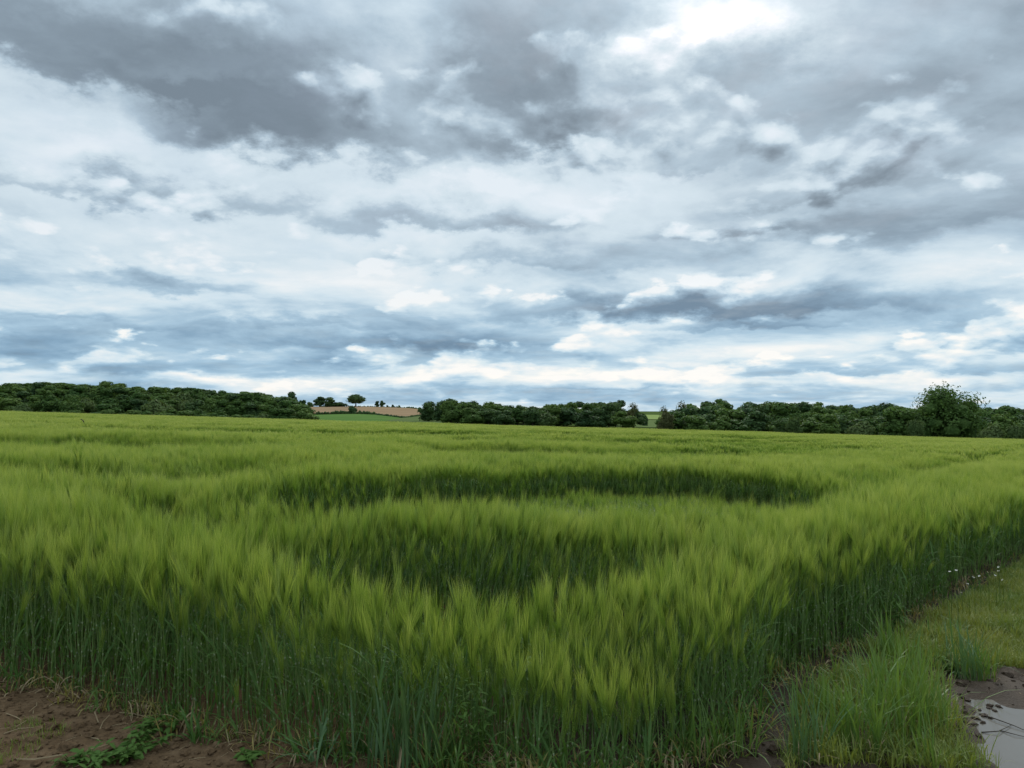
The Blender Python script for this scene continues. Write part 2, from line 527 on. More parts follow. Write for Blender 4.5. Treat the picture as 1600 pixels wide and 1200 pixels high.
def ground_mat(name, kind):
    m = bpy.data.materials.new(name)
    m.use_nodes = True
    nb = NB(m.node_tree)
    p = nb.n['Principled BSDF']
    pos = nb.new('ShaderNodeNewGeometry').outputs['Position']
    n1 = nb.noise(pos, 1.3, 5.0, 0.6)
    n2 = nb.noise(pos, 9.0, 6.0, 0.65)
    n3 = nb.noise(pos, 60.0, 4.0, 0.6)
    if kind == 'soil':
        soil = nb.ramp(n2, [(0.30, (0.045, 0.029, 0.017)), (0.5, (0.098, 0.064, 0.038)), (0.72, (0.165, 0.112, 0.068))])
        soil = nb.mix(nb.maprange(n3, 0.35, 0.7), soil, nb.mix(0.5, soil, (0.19, 0.12, 0.065)))
        farf = nb.maprange(nb.vmath('LENGTH', pos), 8.0, 20.0, 1.0, 0.0)
        # damp ground round the puddle and along the right-hand side
        sp = nb.new('ShaderNodeSeparateXYZ'); nb.l.new(pos, sp.inputs[0])
        wet = nb.maprange(nb.math('MULTIPLY_ADD', nb.math('SUBTRACT', n1, 0.5), 1.2, sp.outputs[0]), -0.6, 0.8, 0.0, 1.0, True)
        soil = nb.mix(nb.math('MULTIPLY', wet, 0.84), soil, (0.022, 0.014, 0.008))
        r = math.hypot
        dist = nb.vmath('LENGTH', pos)
        green = nb.ramp(n1, [(0.3, (0.045, 0.07, 0.022)), (0.7, (0.085, 0.12, 0.035))])
        c = nb.mix(nb.maprange(dist, 14.0, 40.0), soil, green)
        nb.l.new(c, p.inputs['Base Color'])
        nb.l.new(nb.math('MULTIPLY', nb.math('MULTIPLY', wet, farf), 0.16), p.inputs['Specular IOR Level'])
        rg = nb.maprange(wet, 0.0, 1.0, 0.95, 0.62)
        nb.l.new(rg, p.inputs['Roughness'])
        bp = nb.new('ShaderNodeBump'); bp.inputs['Strength'].default_value = 0.75; bp.inputs['Distance'].default_value = 0.02
        nb.l.new(nb.math('ADD', n2, nb.math('MULTIPLY', n3, 0.5)), bp.inputs['Height'])
        nb.l.new(bp.outputs[0], p.inputs['Normal'])
    else:
        cols = {'plough': [(0.3, (0.21, 0.145, 0.085)), (0.7, (0.30, 0.21, 0.13))],
                'meadow': [(0.3, (0.070, 0.135, 0.035)), (0.7, (0.105, 0.175, 0.050))],
                'pasture': [(0.3, (0.085, 0.120, 0.045)), (0.7, (0.120, 0.155, 0.060))],
                'farcrop': [(0.3, (0.17, 0.23, 0.07)), (0.7, (0.23, 0.28, 0.10))]}[kind]
        nf = nb.noise(nb.vmath('MULTIPLY', pos, (0.02, 0.06, 0.05)), 1.0, 6.0, 0.6)
        nb.l.new(nb.ramp(nf, cols), p.inputs['Base Color'])
        p.inputs['Roughness'].default_value = 1.0
        p.inputs['Specular IOR Level'].default_value = 0.0
    return m
M['soil'] = ground_mat('soil', 'soil')
for k in ('plough', 'meadow', 'pasture', 'farcrop'):
    M[k] = ground_mat(k + '_land', k)

# ---------------------------------------------------------------- plan of the field
def poly(pts, off=0.0):
    return np.array([hit(p[0], p[1], p[2] if len(p) > 2 else off) for p in pts])

EDGE = poly([(-330, 985), (-150, 1026), (0, 1062), (120, 1088), (250, 1122), (400, 1166), (560, 1184), (700, 1192), (800, 1208), (850, 1222), (950, 1228),
             (1040, 1196), (1110, 1168), (1165, 1150), (1185, 1096), (1240, 1058), (1300, 1028), (1400, 984), (1480, 938), (1540, 902), (1600, 872), (1700, 835), (1900, 786)])
FAR_END = 134.0
dirR = EDGE[-1] - EDGE[-2]; dirR /= np.linalg.norm(dirR)
dirL = EDGE[0] - EDGE[1]; dirL /= np.linalg.norm(dirL)
OUT = np.vstack([EDGE[0] + dirL * 160, EDGE, EDGE[-1] + dirR * 200, [[EDGE[-1][0] + dirR[0] * 200, 400]], [[-400, 400]]])

def inside(x, y, P=None):
    P = OUT if P is None else P
    r = np.zeros(len(x), bool)
    j = len(P) - 1
    for i in range(len(P)):
        xi, yi = P[i]; xj, yj = P[j]
        c = ((yi > y) != (yj > y)) & (x < (xj - xi) * (y - yi) / (yj - yi + 1e-12) + xi)
        r ^= c
        j = i
    return r

def pl_dist(x, y, P):
    best = np.full(len(x), 1e9); sgn = np.zeros(len(x)); par = np.zeros(len(x))
    for i in range(len(P) - 1):
        a, b = P[i], P[i + 1]
        ab = b - a; L2 = ab @ ab
        t = np.clip(((x - a[0]) * ab[0] + (y - a[1]) * ab[1]) / L2, 0, 1)
        qx = x - a[0] - t * ab[0]; qy = y - a[1] - t * ab[1]
        d = np.hypot(qx, qy)
        s = np.sign(ab[0] * qy - ab[1] * qx)
        m = d < best
        best[m] = d[m]; sgn[m] = s[m]; par[m] = i + t[m]
    return best, sgn, par

# hollows with a near lip and a far wall of taller crop: (outline, depth)
HOLLOWS = [
    (np.vstack([poly([(330, 806, .93), (420, 830, .94), (520, 846, .93), (620, 861, .90), (720, 878, .845), (800, 887, .81), (880, 874, .835), (960, 852, .88), (1040, 831, .92), (1110, 814, .94)]),
                poly([(1060, 812), (980, 806), (900, 800), (800, 796), (700, 792), (600, 791), (500, 793), (400, 796)], .93)]), 0.66),
    (np.vstack([poly([(300, 768), (380, 776), (470, 783), (560, 782), (650, 777), (750, 779), (850, 783), (950, 790), (1050, 796), (1150, 786), (1240, 764), (1320, 744)], .90),
                poly([(1290, 738), (1200, 727), (1080, 719), (900, 715), (700, 718), (560, 721), (430, 730), (340, 748)], .93)]), 0.60),
    (np.vstack([poly([(110, 748), (190, 774), (270, 797), (340, 800)], .90), poly([(390, 782), (320, 764), (240, 748), (160, 736)], .93)]), 0.50),
]
# wheel tracks: (near lip, width, depth, length of the rise, fade in, fade out)
TRACKS = [
    (poly([(1240, 786), (1300, 768), (1400, 746), (1500, 722), (1640, 694)], 0.88), 0.8, 0.34, 0.6, 0.7, 99),
    (poly([(-200, 712), (0, 722), (150, 733), (280, 742), (420, 722), (560, 712)], 0.90), 1.6, 0.48, 0.6, 0.9, 4.5),
    (poly([(640, 700), (760, 702), (860, 703), (960, 706), (1060, 711), (1180, 707), (1300, 701), (1450, 695)], 0.90), 4.5, 0.58, 0.8, 1.0, 6.5),
    (poly([(-200, 684), (0, 688), (200, 694), (420, 694), (640, 690)], 0.90), 4.0, 0.48, 0.8, 0.5, 3.5),
    (poly([(700, 685), (900, 688), (1100, 691), (1250, 692), (1400, 690)], 0.90), 7.0, 0.55, 1.2, 0.6, 3.4),
    (poly([(0, 664), (300, 671), (600, 676), (800, 677), (1100, 682), (1350, 686)], 0.90), 9.0, 0.50, 1.5, 0.3, 4.6),
]
CORNER = np.array(hit(985, 1190))

def crop_height(x, y):
    """height of the crop and a 0..1 chance that a plant grows here"""
    d = np.hypot(x, y)
    h = 0.92 + 0.10 * fbm(x * 0.55, y * 0.55, 5, 3) + 0.10 * fbm(x * 1.9, y * 1.9, 9, 2) + 0.13 * vnoise(x * 4.5, y * 4.5, 15)
    far = sstep(8, 30, d)
    h = h + far * (0.22 * fbm(x * 0.10, y * 0.26, 21, 4) + 0.10 * vnoise(x * 0.9, y * 1.2, 25))
    keep = np.ones(len(x)); hollow = np.zeros(len(x)); drop = np.zeros(len(x))
    for P, gap, depth, rise, fi, fo in TRACKS:
        dist, sg, par = pl_dist(x, y, P)
        w = sstep(0, fi, par) * sstep(len(P) - 1, min(fo, len(P) - 1.3), par)
        wob = 0.12 * fbm(x * 1.5, y * 1.5, 31, 2)
        s = dist * sg + wob                      # > 0 beyond the track
        ramp = 1 - sstep(0, rise, s - gap)
        drop = np.maximum(drop, depth * w * np.where(s > 0, ramp * (1 - 0.5 * np.clip(s / gap, 0, 1)), sstep(-0.35, 0.0, s) * 0.25))
        keep = keep * np.where((s > 0) & (s < gap), 1 - np.where(d < 15, 0.40, 0.2) * w, 1)
        hollow = np.maximum(hollow, np.where(s > 0, ramp * w, 0) * min(1, depth * 2))
    wob = 0.16 * fbm(x * 1.8, y * 1.8, 33, 3)
    for P, depth in HOLLOWS:
        m = (x > P[:, 0].min()) & (x < P[:, 0].max()) & (y > P[:, 1].min()) & (y < P[:, 1].max())
        if not m.any():
            continue
        dist, _, _ = pl_dist(x[m], y[m], np.vstack([P, P[:1]]))
        k = np.where(inside(x[m], y[m], P), sstep(-0.05, 0.22, dist + 0.6 * wob[m]), 0)
        drop[m] = np.maximum(drop[m], depth * k)
        hollow[m] = np.maximum(hollow[m], k)
        keep[m] = keep[m] * (1 - 0.45 * k)
    h = h - drop
    # short plants in the near corner
    c = np.exp(-(((x - CORNER[0]) / 0.42) ** 2 + ((y - CORNER[1]) / 0.40) ** 2))
    h = h - 0.24 * c - 0.15 * np.exp(-((x / 1.2) ** 2 + ((y - 3.8) / 0.75) ** 2))
    ed, _, _ = pl_dist(x, y, EDGE)
    h = h - 0.05 * (1 - sstep(0.0, 0.25, ed))
    return np.clip(h, 0.30, 1.2), keep, hollow, ed

# ---------------------------------------------------------------- ground
PUD = poly([(1512, 1112), (1530, 1101), (1562, 1098), (1605, 1102), (1680, 1110), (1760, 1150), (1800, 1250), (1700, 1290), (1600, 1246), (1560, 1206), (1552, 1180), (1538, 1150), (1522, 1130)])
PUD_Z = None

def ground_z(x, y):
    x = np.asarray(x, float); y = np.asarray(y, float)
    z = terrain(x, y)
    near = 1 - sstep(9, 22, np.hypot(x, y))
    right = sstep(0.4, 1.6, x)
    b = 0.035 * fbm(x * 2.2, y * 2.2, 41, 3) + 0.020 * fbm(x * 9, y * 9, 43, 3)
    b = b + right * (0.055 * fbm(x * 2.6, y * 4.5, 47, 3) + 0.05 * np.abs(fbm(x * 6, y * 9, 49, 3)))
    b = b + 0.018 * np.abs(fbm(x * 14, y * 14, 51, 2))
    z = z + near * b
    m = (np.hypot(x, y) < 9)
    if m.any():
        xs, ys = x[m], y[m]
        dd, _, _ = pl_dist(xs, ys, np.vstack([PUD, PUD[:1]]))
        ins = inside(xs, ys, PUD)
        sd = np.where(ins, dd, -dd)
        wob = 0.05 * fbm(xs * 5, ys * 5, 61, 3)
        k = sstep(-0.22, 0.12, sd + wob)
        flat = SX * PUD[:, 0].mean() + SY * PUD[:, 1].mean() - 0.045 + 0.012 * fbm(xs * 12, ys * 12, 63, 2)
        z[m] = z[m] * (1 - k) + flat * k
    return z

def build_ground():
    fr = np.radians(np.arange(-48, 48.01, 0.4))
    rest = np.radians(np.arange(54, 306.1, 6.0))
    th = np.concatenate([fr, rest])
    r = [0.35]
    while r[-1] < 14: r.append(r[-1] * 1.0125)
    while r[-1] < 9000: r.append(r[-1] * 1.045)
    r = np.array(r)
    T, Rr = np.meshgrid(th, r)
    X = Rr * np.sin(T); Y = Rr * np.cos(T)
    Z = ground_z(X.ravel(), Y.ravel())
    n = len(th)
    V = np.stack([X.ravel(), Y.ravel(), Z], 1)
    i, j = np.meshgrid(np.arange(len(r) - 1), np.arange(n), indexing='ij')
    j2 = (j + 1) % n
    Fq = np.stack([i * n + j, i * n + j2, (i + 1) * n + j2, (i + 1) * n + j], -1).reshape(-1, 4)[:, ::-1]
    me = bpy.data.meshes.new('ground')
    faces = Fq.tolist() + [tuple(range(n))]
    me.from_pydata(V.tolist(), [], faces)
    me.polygons.foreach_set('use_smooth', [True] * len(faces))
    me.materials.append(M['soil'])
    tag(link('ground', me), kind='structure')
build_ground()

def build_water():
    m = bpy.data.materials.new('puddle_water'); m.use_nodes = True
    nb = NB(m.node_tree); p = nb.n['Principled BSDF']
    p.inputs['Base Color'].default_value = (0.15, 0.135, 0.115, 1)
    p.inputs['Roughness'].default_value = 0.04
    p.inputs['IOR'].default_value = 1.33
    p.inputs['Specular IOR Level'].default_value = 0.9
    bp = nb.new('ShaderNodeBump'); bp.inputs['Strength'].default_value = 0.06; bp.inputs['Distance'].default_value = 0.01
    pos = nb.new('ShaderNodeNewGeometry').outputs['Position']
    nb.l.new(nb.noise(pos, 14.0, 3.0), bp.inputs['Height'])
    nb.l.new(bp.outputs[0], p.inputs['Normal'])
    c = PUD.mean(0)
    q = c + (PUD - c) * 1.28
    z = SX * c[0] + SY * c[1] - 0.030
    mb = MB()
    mb.add(np.column_stack([q, np.full(len(q), z)]), [tuple(range(len(q)))[::-1]])
    me = mb.data('puddle_water', [m])
    if me.polygons[0].normal.z < 0:
        me.flip_normals()
    tag(link('puddle_water', me), kind='structure')
    return z
PUD_Z = build_water()

# far fields, draped over the land
def drape(name, mat, quad, nu=40, nd=14, lift=0.25):
    """quad: rows of (picture x, distance) near edge then far edge, left to right"""
    near, farr = quad
    us = np.linspace(0, 1, nu); ts = np.linspace(0, 1, nd)
    def at(line, s):
        line = np.array(line, float)
        k = np.linspace(0, 1, len(line))
        return np.stack([np.interp(s, k, line[:, 0]), np.interp(s, k, line[:, 1])], 1)
    A = at(near, us); B = at(farr, us)
    V = []
    for t in ts:
        q = A * (1 - t) + B * t
        y = q[:, 1]; x = (q[:, 0] - 800) / F * y
        V.append(np.stack([x, y, terrain(x, y) + lift], 1))
    V = np.vstack(V)
    f = [(a * nu + b, a * nu + b + 1, (a + 1) * nu + b + 1, (a + 1) * nu + b) for a in range(nd - 1) for b in range(nu - 1)]
    mb = MB(); mb.add(V, f)
    return tag(link(name, mb.data(name, [mat], True)), kind='structure')

drape('meadow', M['meadow'], ([(470, 470), (560, 470), (650, 470), (740, 470)], [(470, 655), (540, 660), (585, 650), (640, 560)]), lift=0.25)
drape('pasture', M['pasture'], ([(600, 480), (680, 470), (760, 470), (880, 470)], [(632, 575), (668, 665), (700, 690), (860, 640)]), lift=0.6)
drape('ploughed_field', M['plough'], ([(440, 640), (495, 668), (560, 664), (586, 652), (632, 575), (650, 610), (672, 690)], [(440, 850), (500, 850), (560, 850), (600, 850), (640, 830), (660, 790), (676, 712)]), lift=0.9)
drape('far_crop_field', M['farcrop'], ([(940, 900), (1015, 860), (1080, 860)], [(940, 2600), (1015, 2600), (1080, 2600)]), lift=0.6)
drape('gap_meadow', M['pasture'], ([(950, 470), (1015, 470), (1075, 470)], [(950, 840), (1015, 840), (1075, 840)]), lift=0.3)

# ---------------------------------------------------------------- trees
def ico(sub=1):
    t = (1 + 5 ** .5) / 2
    v = [(-1, t, 0), (1, t, 0), (-1, -t, 0), (1, -t, 0), (0, -1, t), (0, 1, t), (0, -1, -t), (0, 1, -t), (t, 0, -1), (t, 0, 1), (-t, 0, -1), (-t, 0, 1)]
    f = [(0, 11, 5), (0, 5, 1), (0, 1, 7), (0, 7, 10), (0, 10, 11), (1, 5, 9), (5, 11, 4), (11, 10, 2), (10, 7, 6), (7, 1, 8), (3, 9, 4), (3, 4, 2), (3, 2, 6), (3, 6, 8), (3, 8, 9), (4, 9, 5), (2, 4, 11), (6, 2, 10), (8, 6, 7), (9, 8, 1)]
    v = [np.array(a) / np.linalg.norm(a) for a in v]
    for _ in range(sub):
        nf = []; cache = {}
        def mid(a, b):
            k = (min(a, b), max(a, b))
            if k not in cache:
                m = v[a] + v[b]; v.append(m / np.linalg.norm(m)); cache[k] = len(v) - 1
            return cache[k]
        for a, b, c in f:
            ab, bc, ca = mid(a, b), mid(b, c), mid(c, a)
            nf += [(a, ab, ca), (b, bc, ab), (c, ca, bc), (ab, bc, ca)]
        f = nf
    return np.array(v), f
ICO1 = ico(1)

def crown_mesh(seed, w, h0, h1, lobes, per, leaf, core=0.78, open_=0.0, flat=0.6, shape='dome'):
    """leaf clumps spread over and through a number of overlapping lobes; w = half width, h0..h1 = bottom and top of the crown"""
    g = rng(seed); mb = MB()
    H = h1 - h0
    L = []
    for k in range(lobes):
        a = g.uniform(0, 2 * math.pi)
        tz = g.uniform(0.12, 0.92)
        if shape == 'dome':
            prof = math.sqrt(max(0.05, 1 - (max(tz - 0.38, 0) / 0.62) ** 2)) * (0.72 + 0.28 * min(1, tz / 0.38))
        elif shape == 'egg':
            prof = math.sin(math.pi * (0.12 + 0.80 * tz)) ** 0.7
        else:
            prof = 0.55 + 0.45 * math.sin(math.pi * tz)
        rr = w * prof * math.sqrt(g.uniform(0.1, 1)) * 0.74
        s = w * g.uniform(0.30, 0.50)
        L.append((np.array([rr * math.cos(a), rr * math.sin(a), h0 + H * tz * 0.94]), s))
    if open_ < 0.3:
        L.append((np.array([0, 0, h0 + H * 0.42]), w * 0.66))
    V0, F0 = ICO1
    for c, s in L:
        if core > 0:
            jit = 1 + 0.22 * (g.random((len(V0), 1)) - 0.5)
            mb.add(c + V0 * jit * s * core * np.array([1, 1, flat + 0.35]), F0)
        n = int(per * (s / (0.35 * w)) ** 2)
        dv = g.normal(size=(n, 3)); dv /= np.linalg.norm(dv, axis=1)[:, None]
        dv[:, 2] = np.where(dv[:, 2] < -0.45, -dv[:, 2], dv[:, 2])
        rad = s * (0.80 + 0.38 * g.random(n) ** 1.3)
        if open_ > 0:
            rad = s * (0.35 + 0.85 * g.random(n) ** 0.7)
        cen = c + dv * rad[:, None] * np.array([1, 1, flat + 0.4])
        nrm = dv + g.normal(size=(n, 3)) * 0.22
        nrm /= np.linalg.norm(nrm, axis=1)[:, None]
        t1 = np.cross(nrm, g.normal(size=(n, 3))); t1 /= np.linalg.norm(t1, axis=1)[:, None]
        t2 = np.cross(nrm, t1)
        sz = leaf * g.uniform(0.6, 1.3, (n, 1))
        bend = nrm * sz * 0.35
        q = np.stack([cen - t1 * sz, cen - t2 * sz * 0.7 + bend, cen + t1 * sz, cen + t2 * sz * 0.7 + bend], 1).reshape(-1, 3)
        mb.add(q, [(4 * i, 4 * i + 1, 4 * i + 2, 4 * i + 3) for i in range(n)])
    return mb, L

def trunk_mesh(seed, h, r, L, limbs=6):
    g = rng(seed); mb = MB()
    top = np.array([g.normal() * 0.3, g.normal() * 0.3, h])
    pts = [np.array([0, 0, -1.2]), np.array([0, 0, 0.2]), top * 0.5 + np.array([g.normal() * .1, g.normal() * .1, 0]), top]
    mb.tube(pts, [r * 1.5, r * 1.15, r * 0.85, r * 0.55], 7)
    for k in range(min(limbs, len(L))):
        c, s = L[k]
        a = top * g.uniform(0.6, 1.0)
        m = (a + c) / 2 + np.array([0, 0, -0.25 * s])
        mb.tube([a, m, c], [r * 0.5, r * 0.34, r * 0.12], 5)
    return mb

KIND = {}
def tree_kind(key, seed, w, h0, h1, lobes, per, leaf, mat, trunk_r=0.3, limbs=6, **kw):
    c, L = crown_mesh(seed, w, h0, h1, lobes, per, leaf, **kw)
    t = trunk_mesh(seed + 500, h0 + 0.35 * (h1 - h0), trunk_r, L, limbs)
    KIND[key] = (c.data('crown', [M[mat]]), t.data('trunk', [M['bark']], True), h1, w)

def plant_tree(name, key, x, y, z, h, w, rotz, label, group=None, cat='tree'):
    cm, tm, h1, w0 = KIND[key]
    e = link(name, None, None, (x, y, z), (0, 0, rotz))
    e.empty_display_size = 0.5
    s = (w / w0, w / w0, h / h1)
    link('trunk', tm, e, scale=s)
    link('crown', cm, e, scale=s)
    return tag(e, label, cat, group)

for i in range(6):
    tree_kind('wood%d' % i, 100 + i, 5.0, 0.5, 14.0, 16 + i % 3, 70, 0.62, 'crown', 0.32, 4)
for i in range(3):
    tree_kind('dark%d' % i, 120 + i, 5.0, 0.4, 14.0, 16, 70, 0.62, 'crown_blue', 0.32, 4)
for i in range(2):
    tree_kind('pale%d' % i, 130 + i, 4.6, 0.6, 9.0, 14, 75, 0.50, 'crown_pale', 0.25, 3)
tree_kind('brown', 140, 4.8, 1.2, 12.0, 14, 75, 0.55, 'crown_brown', 0.3, 4)
tree_kind('oak', 141, 10.5, 4.5, 17.0, 22, 60, 0.75, 'crown_blue', 0.75, 8, core=0.66, flat=0.45, shape='dome')
tree_kind('egg0', 142, 3.6, 1.4, 11.0, 13, 70, 0.5, 'crown_blue', 0.3, 4, shape='egg')
tree_kind('egg1', 143, 3.9, 1.4, 11.0, 13, 70, 0.5, 'crown_blue', 0.3, 4, shape='egg')
tree_kind('small', 144, 2.4, 2.0, 6.5, 9, 60, 0.4, 'crown_blue', 0.18, 3)
tree_kind('bush', 145, 4.0, 0.0, 6.0, 13, 80, 0.45, 'crown_pale', 0.2, 3, flat=0.7)
tree_kind('darkbush', 146, 4.5, 0.0, 8.0, 14, 80, 0.5, 'crown_blue', 0.25, 3, flat=0.7)
tree_kind('sparse', 147, 4.6, 2.0, 12.0, 16, 30, 0.42, 'crown_brown', 0.28, 14, core=0.0, open_=0.6)
tree_kind('ash', 148, 11.0, 0.5, 20.0, 46, 120, 0.42, 'crown', 0.6, 24, core=0.42, open_=0.25, flat=0.6)

def at_px(px, d):
    x = (px - 800) / F * d
    return x, d, float(terrain(np.array([x]), np.array([float(d)]))[0])

def by_top(name, key, px, d, ytop, wpx, label, group=None, cat='tree', rot=0.0):
    x, y, z = at_px(px, d)
    top = CAM_H + d * (HOR - ytop) / F
    return plant_tree(name, key, x, y, z - 0.1, max(top - z, 2.0), wpx / 2 * d / F, rot, label, group, cat)

def wood(rows, top_of, keys, labels, group, seed, jitter=3.0):
    """rows: (distance, first px, last px, step px, tree height lo, hi)"""
    g = rng(seed)
    for r, (d, p0, p1, st, lo, hi) in enumerate(rows):
        n = int((p1 - p0) / st) + 1
        for i in range(n):
            px = p0 + i * st + g.uniform(-0.35, 0.35) * st
            dd = d + g.uniform(-14, 14)
            x, y, z = at_px(px, dd)
            ymax = CAM_H + dd * (HOR - np.interp(px, *zip(*top_of))) / F
            h = g.uniform(lo, hi)
            h = min(h, max(ymax - z + g.uniform(-1.1, 0.5), 3.5))
            if r == len(rows) - 1 and h < ymax - z - 1:
                h = ymax - z + g.uniform(-1.3, 0.3)
            w = (st * dd / F) * g.uniform(0.70, 1.02) + 0.6
            plant_tree('wood_tree', keys[g.integers(len(keys))], x, y, z - 0.2, h, w, g.uniform(0, 6.28), labels[r], group)

topL = [(-200, 604), (0, 601), (25, 598), (70, 596), (130, 601), (180, 595), (210, 603), (250, 605), (300, 608), (370, 611), (420, 616), (445, 620), (470, 629), (500, 643), (520, 652)]
wood([(382, -50, 500, 20, 7, 10), (418, -50, 490, 21, 10, 14), (452, -50, 478, 22, 10, 15), (486, -50, 462, 22, 11, 15), (522, -50, 440, 22, 11, 15)],
     topL, ['wood0', 'wood1', 'wood2', 'wood3', 'wood4', 'wood5', 'dark0', 'pale0'],
     ['broadleaf tree low at the foot of the hillside wood on the far left', 'broadleaf tree a little above the foot of the hillside wood on the far left',
      'broadleaf tree midway up the hillside wood on the far left', 'broadleaf tree high on the slope of the hillside wood on the far left',
      'broadleaf tree on the skyline crest of the hillside wood on the far left'], 'trees of the left hillside wood', 301)
topM = [(655, 640), (668, 628), (685, 622), (720, 625), (740, 624), (765, 627), (790, 630), (815, 634), (828, 640), (845, 633), (870, 631), (895, 627), (930, 628), (960, 626), (985, 629), (998, 640)]
wood([(428, 700, 992, 21, 9, 14), (462, 690, 990, 21, 13, 17), (500, 672, 985, 21, 12, 18)], topM, ['wood0', 'wood2', 'wood4', 'dark0', 'dark1', 'dark2'],
     ['broadleaf tree in the front row of the central wood behind the barley', 'broadleaf tree in the middle row of the central wood behind the barley', 'broadleaf tree along the rounded top of the central wood'],
     'trees of the central wood', 302)
topR = [(1030, 645), (1045, 640), (1060, 634), (1080, 631), (1100, 628), (1130, 624), (1160, 625), (1190, 628), (1205, 625), (1225, 629), (1255, 624), (1280, 626), (1320, 633), (1345, 634), (1370, 631), (1400, 630), (1430, 632), (1480, 632), (1530, 629), (1560, 629), (1600, 634), (1750, 636)]
wood([(272, 1052, 1690, 26, 7, 11), (302, 1062, 1690, 26, 11, 14), (336, 1075, 1690, 26, 12, 15), (370, 1085, 1690, 26, 12, 18)], topR,
     ['wood1', 'wood3', 'wood5', 'dark0', 'dark1', 'dark2', 'dark2', 'wood0', 'wood2'],
     ['broadleaf tree in the front row of the long wood on the right', 'broadleaf tree in the second row of the long wood on the right',
      'broadleaf tree in the third row of the long wood on the right', 'broadleaf tree on the skyline of the long wood on the right'], 'trees of the right wood', 303)

# trees that stand out
by_top('broadleaf_tree', 'dark0', 455, 640, 613, 24, 'round dark tree topping the lower end of the left hillside wood')
by_top('broadleaf_tree', 'dark1', 473, 660, 622, 14, 'small pale-edged tree right of the round dark tree on the hillside wood')
by_top('broadleaf_tree', 'small', 485, 780, 627, 11, 'low tree between the hillside wood and the ridge copse')
by_top('copse_tree', 'dark2', 500, 845, 619.5, 22, 'tallest tree at the left end of the small ridge copse')
by_top('copse_tree', 'dark0', 515, 842, 621, 22, 'middle tree of the small ridge copse above the ploughed field')
by_top('copse_tree', 'dark1', 529, 845, 627, 18, 'low tree in the small ridge copse beside the spreading oak')
by_top('copse_tree', 'small', 538, 848, 629.5, 13, 'lowest tree at the right end of the small ridge copse')
by_top('oak_tree', 'oak', 556, 838, 617.5, 31, 'big spreading flat-topped tree standing alone on the ridge', rot=0.6)
by_top('hedgerow_bush', 'darkbush', 551, 664, 633.5, 15, 'dark round bush in the hedge below the big ridge tree', cat='bush')
by_top('hedgerow_bush', 'small', 563, 664, 641.5, 5, 'tiny bush in the hedge just right of the dark round bush', cat='bush')
by_top('round_tree', 'egg0', 589, 850, 626, 7.5, 'narrower of the two egg-shaped trees on the ridge')
by_top('round_tree', 'egg1', 597.8, 850, 626, 8.6, 'wider of the two egg-shaped trees on the ridge')
by_top('ridge_tree', 'small', 605.5, 850, 632.5, 4, 'tiny tree close beside the two egg-shaped ridge trees')
by_top('ridge_tree', 'small', 614, 850, 631.5, 4.4, 'small lollipop tree on the ridge, third from the egg-shaped pair counting back from the wood')
by_top('ridge_tree', 'small', 624, 850, 632.6, 3.6, 'small slim tree alone on the bare middle of the ridge')
by_top('ridge_tree', 'small', 637, 845, 635.6, 4, 'low dark dot of a tree on the sinking end of the ridge')
by_top('ridge_tree', 'small', 657, 720, 635.4, 6, 'small round tree just left of the central wood')
by_top('edge_tree', 'darkbush', 1005, 520, 644.5, 17, 'dark round bush at the right end of the central wood by the gap', cat='bush')
by_top('edge_tree', 'sparse', 988, 440, 629, 20, 'thin-crowned tree showing sky at the right end of the central wood')
by_top('edge_bush', 'bush', 742, 452, 649, 22, 'pale round bush at the lower left edge of the central wood', cat='bush')
by_top('edge_bush', 'bush', 764, 446, 653.5, 20, 'low pale bush in front of the central wood, second from the pasture', cat='bush')
by_top('edge_bush', 'bush', 784, 438, 655.5, 16, 'small low bush in front of the central wood, third from the pasture', cat='bush')
by_top('edge_bush', 'pale0', 850, 418, 642, 40, 'light green rounded tree bulging out of the central wood')
by_top('sparse_tree', 'sparse', 1036, 266, 634, 18, 'ragged pale tree with bare twigs at the left end of the right wood')
by_top('sparse_tree', 'sparse', 1064, 300, 626, 22, 'open-topped tree with upright twigs above the left end of the right wood')
by_top('edge_tree', 'brown', 1040, 258, 646, 30, 'brownish leafy tree at the left corner of the right wood')
by_top('edge_tree', 'wood3', 1296, 240, 648, 42, 'brighter green rounded tree bulging from the right wood')
by_top('edge_tree', 'pale1', 1240, 246, 654, 28, 'brownish-green low tree in the middle of the right wood edge')
by_top('edge_tree', 'pale0', 1345, 238, 654, 40, 'bright green low tree at the foot of the right wood')
by_top('edge_tree', 'wood1', 1400, 240, 634, 52, 'broad green tree just left of the tall open-crowned tree')
by_top('tall_tree', 'ash', 1480, 236, 606, 108, 'tallest tree of all, with an open feathery crown above the right wood', rot=1.0)
by_top('edge_bush', 'bush', 1430, 222, 660, 26, 'pale green bush at the left foot of the tall open-crowned tree', cat='bush')
by_top('edge_bush', 'pale0', 1549, 216, 659, 36, 'large smooth dome-shaped bush right of the tall open-crowned tree', cat='bush')
by_top('edge_bush', 'bush', 1588, 212, 668, 30, 'low bush at the right picture edge beside the dome-shaped bush', cat='bush')

